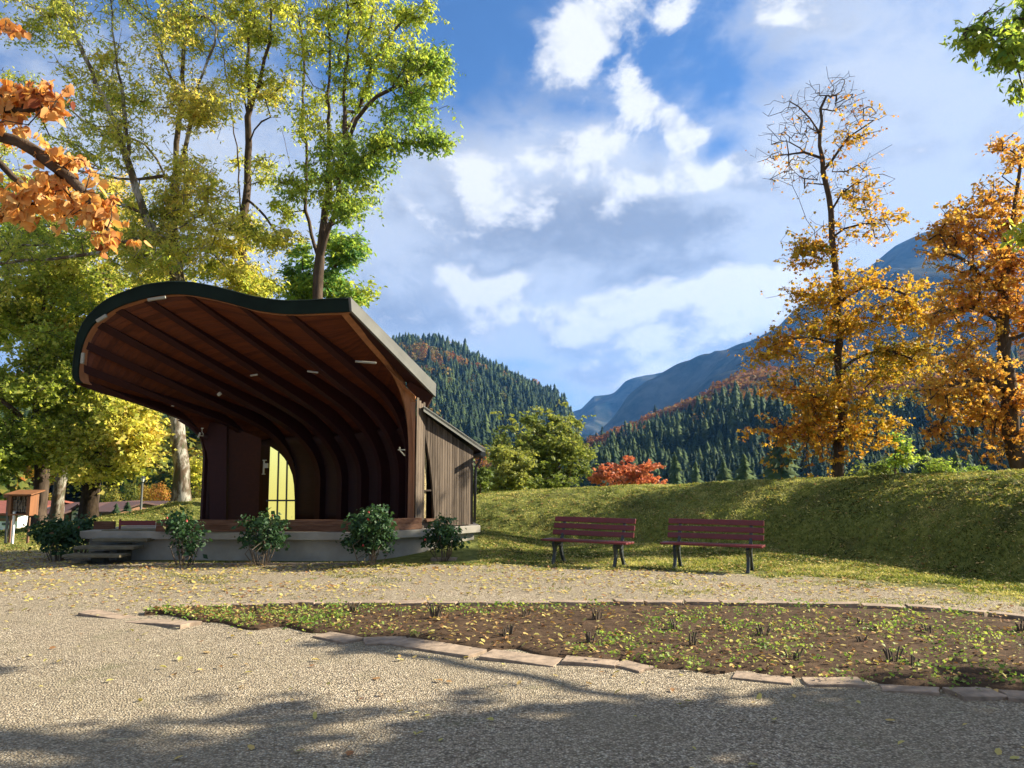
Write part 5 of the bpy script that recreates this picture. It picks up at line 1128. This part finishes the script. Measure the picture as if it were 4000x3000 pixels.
# edging slabs: each one a stone of its own
def slab(pts, zb, zt, label, grp):
    c = sum(pts, Vector()) / len(pts); mb = MB(); q = []
    for a, b in zip(pts, pts[1:] + pts[:1]):
        q.append(a + Vector((rng.normal(0, .010), rng.normal(0, .010), 0))); q.append(a.lerp(b, rng.uniform(.35, .65)) + Vector((rng.normal(0, .012), rng.normal(0, .012), 0)))
    tl = rng.normal(0, .006, 2)
    mb.prism([(p.x - c.x, p.y - c.y, zb) for p in q], (0, 0, zt - zb))
    n = len(q)
    for k in range(n, 2 * n): v = mb.v[k]; mb.v[k] = (v[0], v[1], v[2] + tl[0] * v[0] * 4 + tl[1] * v[1] * 4)
    o = mb.obj('edging_slab', M['slab'], None, bevel=.005); o.location = (c.x, c.y, 0); return tag(o, label, 'stone slab', grp)
xs = [600, 760]
while xs[-1] < 4300: xs.append(xs[-1] + rng.uniform(95, 190) * (1.0 + .25 * (xs[-1] > 3000)))
for k, (a, b) in enumerate(zip(xs[:-1], xs[1:])):
    pa, pb = bedrow(a + 3, 0), bedrow(b - 3, 0); d = (pb - pa).normalized(); n_ = Vector((-d.y, d.x, 0)); w_ = rng.uniform(.13, .2)
    slab([pa, pb, pb + n_ * w_, pa + n_ * w_], -.02, .052 + rng.normal(0, .006), ORD[min(k, 29)] + ' stone slab from the left along the far edge of the flower bed', 'stone slabs along the far edge of the bed')
for k, (a, b) in enumerate([(380, 560), (570, 790), (1290, 1420), (1425, 1585), (1600, 1900), (1925, 2200), (2210, 2420), (2440, 2560), (2880, 3110), (3130, 3350), (3430, 3665), (3680, 3870), (3900, 4150)]):
    if b < 800: pa, pb = G(a, 2392 + (a - 380) * .12), G(b, 2412 + (b - 560) * .12)
    else: pa, pb = bedrow(a, 1.0), bedrow(b, 1.0)
    d = (pb - pa).normalized(); n_ = Vector((d.y, -d.x, 0)); w_ = rng.uniform(.18, .30)
    slab([pb, pa, pa + n_ * w_, pb + n_ * w_ * rng.uniform(.8, 1.1)], -.02, .018 + rng.uniform(0, .008), ORD[k] + ' flat sunken slab from the left along the near edge of the flower bed', 'stone slabs along the near edge of the bed')
# kerb strip in front of the platform and two loose paving slabs
mb = MB(); a, b = G(600, 2207), G(1480, 2206); mb.prism([(a.x, a.y, -.02), (b.x, b.y, -.02), (b.x, b.y + .07, -.02), (a.x, a.y + .07, -.02)], (0, 0, .05)); tag(mb.obj('kerb', M['slab'], None, bevel=.004), 'thin stone kerb strip along the foot of the stage platform', 'kerb')
a, b = G(1680, 2193), G(1780, 2192); slab([a, b, b + Vector((0, .3, 0)), a + Vector((0, .3, 0))], -.02, .05, 'single paving slab lying in the grass in front of the small shrub', 'paving slab')
# cut back rose stumps
def stump(px, py, k, h, lab):
    g = G(px, py); g.z = .03; mb = MB()
    for j in range(k):
        a = rng.random() * 6.28; lean = rng.uniform(.1, .45); l = h * .62 * rng.uniform(.6, 1.15); s_ = Vector((math.cos(a), math.sin(a), 0)); b0 = s_ * rng.uniform(0, .05)
        mb.tube([b0 + Vector((0, 0, -.03)), b0 + s_ * lean * l * .4 + Vector((0, 0, l * .5)), b0 + s_ * lean * l + Vector((0, 0, l))], [.009, .008, .007], 6)
    o = mb.obj('rose_stump', M['cane'], None); o.location = g; return tag(o, lab, 'plant stump', 'cut back roses in the flower bed')
for q_, (px, py, k, h) in enumerate(sorted([(1013, 2398, 5, .12), (1385, 2400, 8, .16), (1700, 2425, 12, .26), (1985, 2495, 9, .14), (1155, 2412, 4, .10), (2300, 2385, 5, .10), (2335, 2430, 8, .17), (2300, 2520, 9, .16), (2640, 2475, 7, .16), (2700, 2535, 6, .18), (2980, 2495, 9, .15), (3370, 2525, 6, .10), (3100, 2590, 5, .15), (3490, 2600, 9, .17), (3560, 2610, 6, .12), (3620, 2480, 6, .1), (3990, 2480, 8, .16), (2050, 2420, 6, .14), (3360, 2455, 4, .12), (1560, 2420, 4, .12)])):
    stump(px, py, k, h, ORD[q_] + ' cut back rose from the left, ' + ('a dense cluster of' if k > 7 else 'a few') + ' short brown canes')
# weeds in the bed
M['lf_weed'] = leafmat('weed_leaves', [(0, (.05, .13, .02)), (.5, (.16, .28, .05)), (1, (.38, .44, .12))], .45)
cen = []; tn = []
for k in range(760):
    px, f, p = bed_point()
    dens = vnoise(p.x, p.y, .9, 4.0) + .25 * (px > 2900) + .35 * (px < 1300) * (f > .1)
    if dens < -.02: continue
    m = rng.integers(4, 22); r_ = rng.uniform(.03, .13); hh = rng.uniform(.015, .09)
    c = np.array(p) + np.stack([rng.normal(0, r_, m), rng.normal(0, r_, m), rng.random(m) * hh - .005], 1); cen.append(c); tn.append(np.full(m, rng.uniform(.3, .95)))
cen = np.concatenate(cen); tn = np.concatenate(tn); V, F, t = leaves(cen, .026, .7, droop=-.2, tint=tn, tj=.1, szv=.4)
tag(np_obj('weeds', V, F, M['lf_weed'], None, tint=t), label='low light green weeds growing in the flower bed', kind='stuff')
# ================================================================ FALLEN LEAVES
M['lf_fallen'] = leafmat('fallen_leaves', [(0, (.40, .37, .09)), (.3, (.48, .42, .14)), (.5, (.50, .36, .13)), (.7, (.32, .17, .07)), (1, (.14, .065, .035))], .2, .7)
def flat_leaves(xy, size, tint, name, label, lift=.012, curl=.25):
    n = len(xy); z = hgt(xy[:, 0], xy[:, 1]) + lift; th = rng.random(n) * 6.283
    d = np.stack([np.cos(th), np.sin(th), rng.normal(0, .22, n)], 1); s = np.stack([-np.sin(th), np.cos(th), rng.normal(0, .22, n)], 1)
    L = size[:, None]; W = L * rng.uniform(.45, .8, n)[:, None]; up_ = np.array([[0, 0, 1.]]) * L * rng.uniform(.0, curl, n)[:, None]
    c = np.column_stack([xy, z])
    v = np.stack([c - d * L * .5, c - d * L * .2 + s * W * .42 + up_ * .8, c + d * L * .2 + s * W * .38 + up_, c + d * L * .5 + up_ * .5, c + d * L * .2 - s * W * .38 + up_, c - d * L * .2 - s * W * .42 + up_ * .6], 1)
    k = np.arange(n)[:, None] * 6; F = np.concatenate([k + np.array([[0, 1, 2, 3]]), k + np.array([[0, 3, 4, 5]])])
    return tag(np_obj(name, v.reshape(-1, 3), F, M['lf_fallen'], None, tint=np.concatenate([tint, np.clip(tint + .05, 0, 1)])), label=label, kind='stuff')
def pick(n, dens):
    out = []
    while len(out) < n:
        x = rng.uniform(-15, 16, 4000); y = rng.uniform(3.6, 24, 4000); px = 2000 + FPX * x / y; ok = (np.abs(px - 2000) < 2300) & (rng.random(4000) < dens(x, y, px))
        out += list(np.column_stack([x, y])[ok])
    return np.array(out[:n])
def inside_stage(x, y, px): return (y > 14.4) & (px > 330) & (px < 1870) & (y < 20)
def dens1(x, y, px):
    d = .035 + .62 * sstep((y - 8.3) / 4.0); d = d * (1 + 1.7 * vnoise(x, y, .8, 3.0) + 1.3 * vnoise(x, y, 2.6, 1.0)); d = d * np.where((y > 7) & (px > 2500), 1.2, 1)
    d = np.where((y < 9.6) & (y > 5.6 + .0011 * (4000 - px)) & (px > 900), d + .30, d)
    d = d * (1 + .9 * (np.exp(-((y - 13.9) / .8) ** 2))); return np.where(inside_stage(x, y, px), 0, np.clip(d, 0, 1)) * np.where(y > 17, .8, 1)
xy = pick(29000, dens1); flat_leaves(xy, rng.uniform(.03, .08, len(xy)), np.clip(rng.beta(1.3, 2.2, len(xy)) + .0, 0, 1), 'fallen_leaves', 'yellow and brown leaves strewn over gravel, bed and bank')
lit_ = []
for k in range(3600):
    px, f, p = bed_point(); lit_.append((p.x, p.y))
lit_ = np.array(lit_); o_ = flat_leaves(lit_, rng.uniform(.018, .06, len(lit_)), np.clip(rng.beta(1.5, 1.2, len(lit_)), 0, 1), 'leaf_litter', 'yellow, red brown and withered leaf litter on the flower bed', lift=.05, curl=.4)
# twigs and pale stalks near the camera
mb = MB()
for k in range(60):
    px = rng.uniform(300, 4000); g = G(px, rng.uniform(2450, 2990)); a = rng.random() * 6.28; l = rng.uniform(.04, .13)
    mb.tube([g + Vector((0, 0, .012)), g + Vector((math.cos(a) * l * .5, math.sin(a) * l * .5, .02)), g + Vector((math.cos(a + .5) * l, math.sin(a + .5) * l, .014))], .0018, 4)
tag(mb.obj('leaf_stalks', simple('stalks', (.5, .46, .3), .8), None), label='thin pale leaf stalks lying on the near gravel', kind='stuff')
# ================================================================ GRASS
def blades(name, label, n, region, h0, h1, w, stops, lean=.5, flatten=0.0):
    out = []
    while sum(map(len, out)) < n:
        px = rng.uniform(-120, 4120, 60000); tn_ = (px - 2000) / FPX; y = rng.uniform(9, 27, 60000); x = tn_ * y; ok = region(x, y, px); out.append(np.column_stack([x, y])[ok])
    xy = np.concatenate(out)[:n]; m = len(xy); z = hgt(xy[:, 0], xy[:, 1]); h = rng.uniform(h0, h1, m)[:, None]; th = rng.random(m) * 6.283; a2 = rng.random(m) * 6.283
    s = np.stack([np.cos(th), np.sin(th), 0 * th], 1) * w * rng.uniform(.6, 1.4, m)[:, None]; b = np.column_stack([xy, z - .008])
    tp = b + np.column_stack([np.cos(a2) * lean, np.sin(a2) * lean, np.ones(m) * (1 - flatten)]) * h * rng.uniform(.4, 1.2, m)[:, None]
    v = np.stack([b - s, b + s, tp], 1).reshape(-1, 3); F = np.arange(m * 3).reshape(m, 3)
    t = np.clip(.42 + .7 * vnoise(xy[:, 0], xy[:, 1], .7, 8.0) + .9 * vnoise(xy[:, 0], xy[:, 1], 2.9, 3.0) + rng.normal(0, .22, m), 0, 1)
    return tag(np_obj(name, v, F, leafmat(name, stops, .4, .7), None, tint=t), label=label, kind='stuff')
def reg_grass(x, y, px):
    g = gravel_mask(x, y); k = g + 1.4 * fbm(x, y, 1.6, 3, 1.0); crest = np.interp((px - 2000) / FPX, TT, CRE) + 2.0
    return (k < .1) & (y < crest) & ~inside_stage(x, y, px) & (rng.random(len(x)) < np.clip((22 / y) * .8, 0, 1))
GS = [(0, (.05, .065, .015)), (.35, (.13, .17, .035)), (.65, (.27, .29, .075)), (1, (.50, .46, .20))]
blades('grass', 'rough mown grass and clippings on the bank and lawn', 230000, reg_grass, .02, .058, .012, GS, .8)
def reg_tuft(x, y, px):
    g = gravel_mask(x, y); return (g > -.3) & (g < 3.0) & (fbm(x, y, 1.2, 3, 21.0) > .26) & ~inside_stage(x, y, px)
blades('grass_tufts', 'small grass tufts creeping into the gravel edge', 9000, reg_tuft, .02, .05, .006, GS, .8)
# ================================================================ LAMP, DISPLAY BOX, HOUSES
YL = 44.0; lb = P(550, 1995, YL); lb.z = hz(lb.x, YL); lamp = empty('street_lamp', lb, 0, 'old style street lamp with a glass lantern on a slim grey post', 'street lamp')
lt = P(557, 1856, YL).z - lb.z; lz = P(557, 1882, YL).z - lb.z
mb = MB(); mb.tube([(0, 0, -.2), (0, 0, .5), (0, 0, .55), (0, 0, lz - .12), (0, 0, lz - .02)], [.11, .10, .075, .055, .05], 12); mb.obj('post', M['grey_metal'], lamp, smooth=True)
def frus(z0, z1, r0_, r1_, k=6):
    vs = [(math.cos(2 * math.pi * j / k) * r0_, math.sin(2 * math.pi * j / k) * r0_, z0) for j in range(k)] + [(math.cos(2 * math.pi * j / k) * r1_, math.sin(2 * math.pi * j / k) * r1_, z1) for j in range(k)]
    return vs, [tuple(range(k))[::-1], tuple(range(k, 2 * k))] + [(j, (j + 1) % k, k + (j + 1) % k, k + j) for j in range(k)]
hL = lt - lz
mb = MB(); mb.add(*frus(lz, lz + hL * .60, .09, .155)); pane = mb.obj('lantern_glass', M['lamp_glass'], lamp)
mb = MB(); mb.add(*frus(lz - .03, lz + .01, .11, .11)); mb.add(*frus(lz + hL * .60, lz + hL * .66, .22, .20)); mb.add(*frus(lz + hL * .66, lz + hL * .86, .18, .07)); mb.add(*frus(lz + hL * .86, lz + hL, .05, .03))
for j in range(6): a = 2 * math.pi * j / 6; mb.bar((math.cos(a) * .095, math.sin(a) * .095, lz), (math.cos(a) * .16, math.sin(a) * .16, lz + hL * .6), .02, .02)
mb.obj('lantern_frame', M['black_metal'], lamp)
# display box (insect hotel) on posts
YB_ = 18.6; c = P(84, 2118, YB_); g0 = hz(c.x, YB_); box = empty('insect_hotel', (c.x, YB_, g0), 0, 'roofed orange brown wooden insect hotel on thin posts at the left edge', 'insect hotel')
def lx(px): return P(px, 2000, YB_).x - c.x
def lzz(py): return P(84, py, YB_).z - g0
mb = MB(); zt, zb = lzz(1929), lzz(2014)
mb.box(((lx(48) + lx(58)) / 2, 0, (zt + zb) / 2), (.07, .34, zt - zb)); mb.box(((lx(118) + lx(133)) / 2, 0, (zt + zb) / 2), (.085, .34, zt - zb)); mb.box(((lx(50) + lx(130)) / 2, 0, zt - .03), (lx(130) - lx(50), .34, .05)); mb.box(((lx(50) + lx(130)) / 2, 0, zb + .03), (lx(130) - lx(50), .33, .04))
mb.obj('case', M['orange_wood'], box, bevel=.004)
mb = MB(); mb.box((0, -.02, lzz(1924)), (lx(146) - lx(38), .55, .03), rx=R_(10)); mb.obj('roof', M['orange_wood'], box, bevel=.003)
mb = MB(); w_ = lx(118) - lx(58); x0 = lx(58)
for r_ in range(5):
    for q in range(6):
        zc = zb + .08 + (zt - zb - .14) * (r_ + .5) / 5; xc = x0 + w_ * (q + .5) / 6 + rng.normal(0, .005)
        mb.box((xc, rng.uniform(-.02, .02), zc), (w_ / 6 * rng.uniform(.5, .9), .2, (zt - zb) / 5 * rng.uniform(.55, .8)))
mb.obj('nesting_blocks', M['log_fill'], box)
mb = MB(); mb.box((0, .12, (zt + zb) / 2), (lx(130) - lx(50), .03, zt - zb)); mb.obj('back_panel', M['house_wood'], box)
for (px, y_, m_) in ((30, .12, 'house_wood'), (41, -.12, 'grey_metal'), (68, -.14, 'white_plaster'), (113, .0, 'house_wood')):
    mb = MB(); mb.box((lx(px + 3), y_, (zb + .05) / 2), (.045, .045, zb + .15)); mb.obj('leg', M[m_], box)
mb = MB(); mb.box((lx(36), .05, (zt + zb) / 2 - .02), (.10, .2, zt - zb - .08)); mb.box((lx(33), .05, zt - .06), (.16, .3, .05)); mb.obj('side_box', M['house_wood'], box)
# houses down in the valley
def house(label, x0, x1, y_eave, y_ridge, y_base, Y, dpt, roof, gable=False, wall=None, chim=None, wood=None, wins=()):
    a, b = P(x0, y_base, Y), P(x1, y_base, Y); zb_ = min(a.z, hz(a.x, Y)) - .5; ze = P(x0, y_eave, Y).z; zr_ = P(x0, y_ridge, Y).z; W = b.x - a.x
    root = empty('house', (a.x, Y, zb_), 0, label, 'house'); H = ze - zb_; HR = zr_ - zb_; e = .5
    mb = MB()
    if gable:
        mb.prism([(0, 0, 0), (W, 0, 0), (W, 0, H), (W / 2, 0, HR), (0, 0, H)], (0, dpt, 0)); mb.obj('wall', M[wall or 'white_plaster'], root)
        mb = MB(); th = .18
        for s_ in (0, 1):
            xa, xb = (-e, W / 2) if s_ == 0 else (W + e, W / 2); za_ = H - e * (HR - H) / (W / 2)
            mb.prism([(xa, -e, za_ + .02), (xb, -e, HR + .02), (xb, -e, HR + th), (xa, -e, za_ + th)], (0, dpt + 2 * e, 0))
        mb.obj('roof', M[roof], root)
    else:
        mb.prism([(0, 0, 0), (0, dpt, 0), (0, dpt, H), (0, dpt / 2, HR), (0, 0, H)], (W, 0, 0)); mb.obj('wall', M[wall or 'white_plaster'], root)
        mb = MB(); th = .18; sl_ = (HR - H) / (dpt / 2)
        for s_ in (0, 1):
            ya, yb = (-e, dpt / 2) if s_ == 0 else (dpt + e, dpt / 2); za_ = H - e * sl_
            mb.prism([(-e, ya, za_ + .02), (-e, yb, HR + .02), (-e, yb, HR + th), (-e, ya, za_ + th)], (W + 2 * e, 0, 0))
        mb.obj('roof', M[roof], root)
    if wood:
        mb = MB(); z0, z1 = P(x0, wood[1], Y).z - zb_, P(x0, wood[0], Y).z - zb_; mb.box((W / 2, -.06, (z0 + z1) / 2), (W, .1, z1 - z0)); mb.obj('wood_cladding', M['house_wood'], root)
    if chim:
        mb = MB(); xa, xb = P(chim[0], 0, Y).x - a.x, P(chim[1], 0, Y).x - a.x; zt_ = P(0, chim[2], Y).z - zb_; mb.box(((xa + xb) / 2, dpt * .3, (H * .6 + zt_) / 2), (xb - xa, .7, zt_ - H * .6)); mb.obj('chimney', M['white_plaster'], root)
    for (wx0, wx1, wy0, wy1) in wins:
        mb = MB(); p0, p1 = P(wx0, wy1, Y), P(wx1, wy0, Y); mb.box(((p0.x + p1.x) / 2 - a.x, -.12, (p0.z + p1.z) / 2 - zb_), (p1.x - p0.x, .1, p1.z - p0.z)); mb.obj('window', M['window'], root)
    return root
house('house at the left edge with red tiles, brown wood upper floor and white ground floor', -260, 66, 2009, 1972, 2070, 62, 11, 'red_tile', wood=(2010, 2035), wins=[(12, 24, 2042, 2051), (29, 40, 2042, 2051), (5, 32, 2016, 2024)])
house('low house with a maroon roof showing between the two leftmost trunks', 125, 215, 2012, 1978, 2050, 64, 10, 'brown_tile', wall='house_wood', wins=[(176, 186, 2016, 2026), (190, 196, 2016, 2026)])
house('small white gabled house left of the thick dark trunk', 279, 345, 1998, 1976, 2032, 66, 10, 'brown_tile', gable=True, wins=[(299, 312, 2008, 2022), (302, 312, 1990, 1997)])
house('low house with a wide brown roof right of the thick dark trunk', 345, 430, 2003, 1975, 2032, 66, 10, 'brown_tile', wall='house_wood', wins=[(385, 400, 2007, 2016)])
house('farther low house with a white chimney, left of the lamp post', 470, 572, 2002, 1971, 2024, 76, 12, 'brown_tile', wall='white_plaster', chim=(527, 540, 1968), wins=[(480, 490, 2004, 2014)])
# ================================================================ HAZE
def haze():
    x0, x1, y0, y1, z0, z1 = -9500, 9500, -9500, 9500, -60, 1450
    vs = [(x, y, z) for z in (z0, z1) for (x, y) in ((x0, y0), (x1, y0), (x1, y1), (x0, y1))]
    mb = MB(); mb.add(vs, [(0, 3, 2, 1), (4, 5, 6, 7), (0, 1, 5, 4), (1, 2, 6, 5), (2, 3, 7, 6), (3, 0, 4, 7)])
    m = bpy.data.materials.new('haze'); m.use_nodes = True; t = NT(m.node_tree); t.n.clear()
    v = t.node('ShaderNodeVolumePrincipled'); v.inputs['Density'].default_value = HAZE; v.inputs['Color'].default_value = (.12, .38, 1.0, 1); v.inputs['Anisotropy'].default_value = .2
    o = t.node('ShaderNodeOutputMaterial'); t.l.new(v.outputs[0], o.inputs['Volume'])
    ob = mb.obj('haze', m, None); return tag(ob, label='bluish valley haze', kind='stuff')
HAZE = 0.00007
haze()
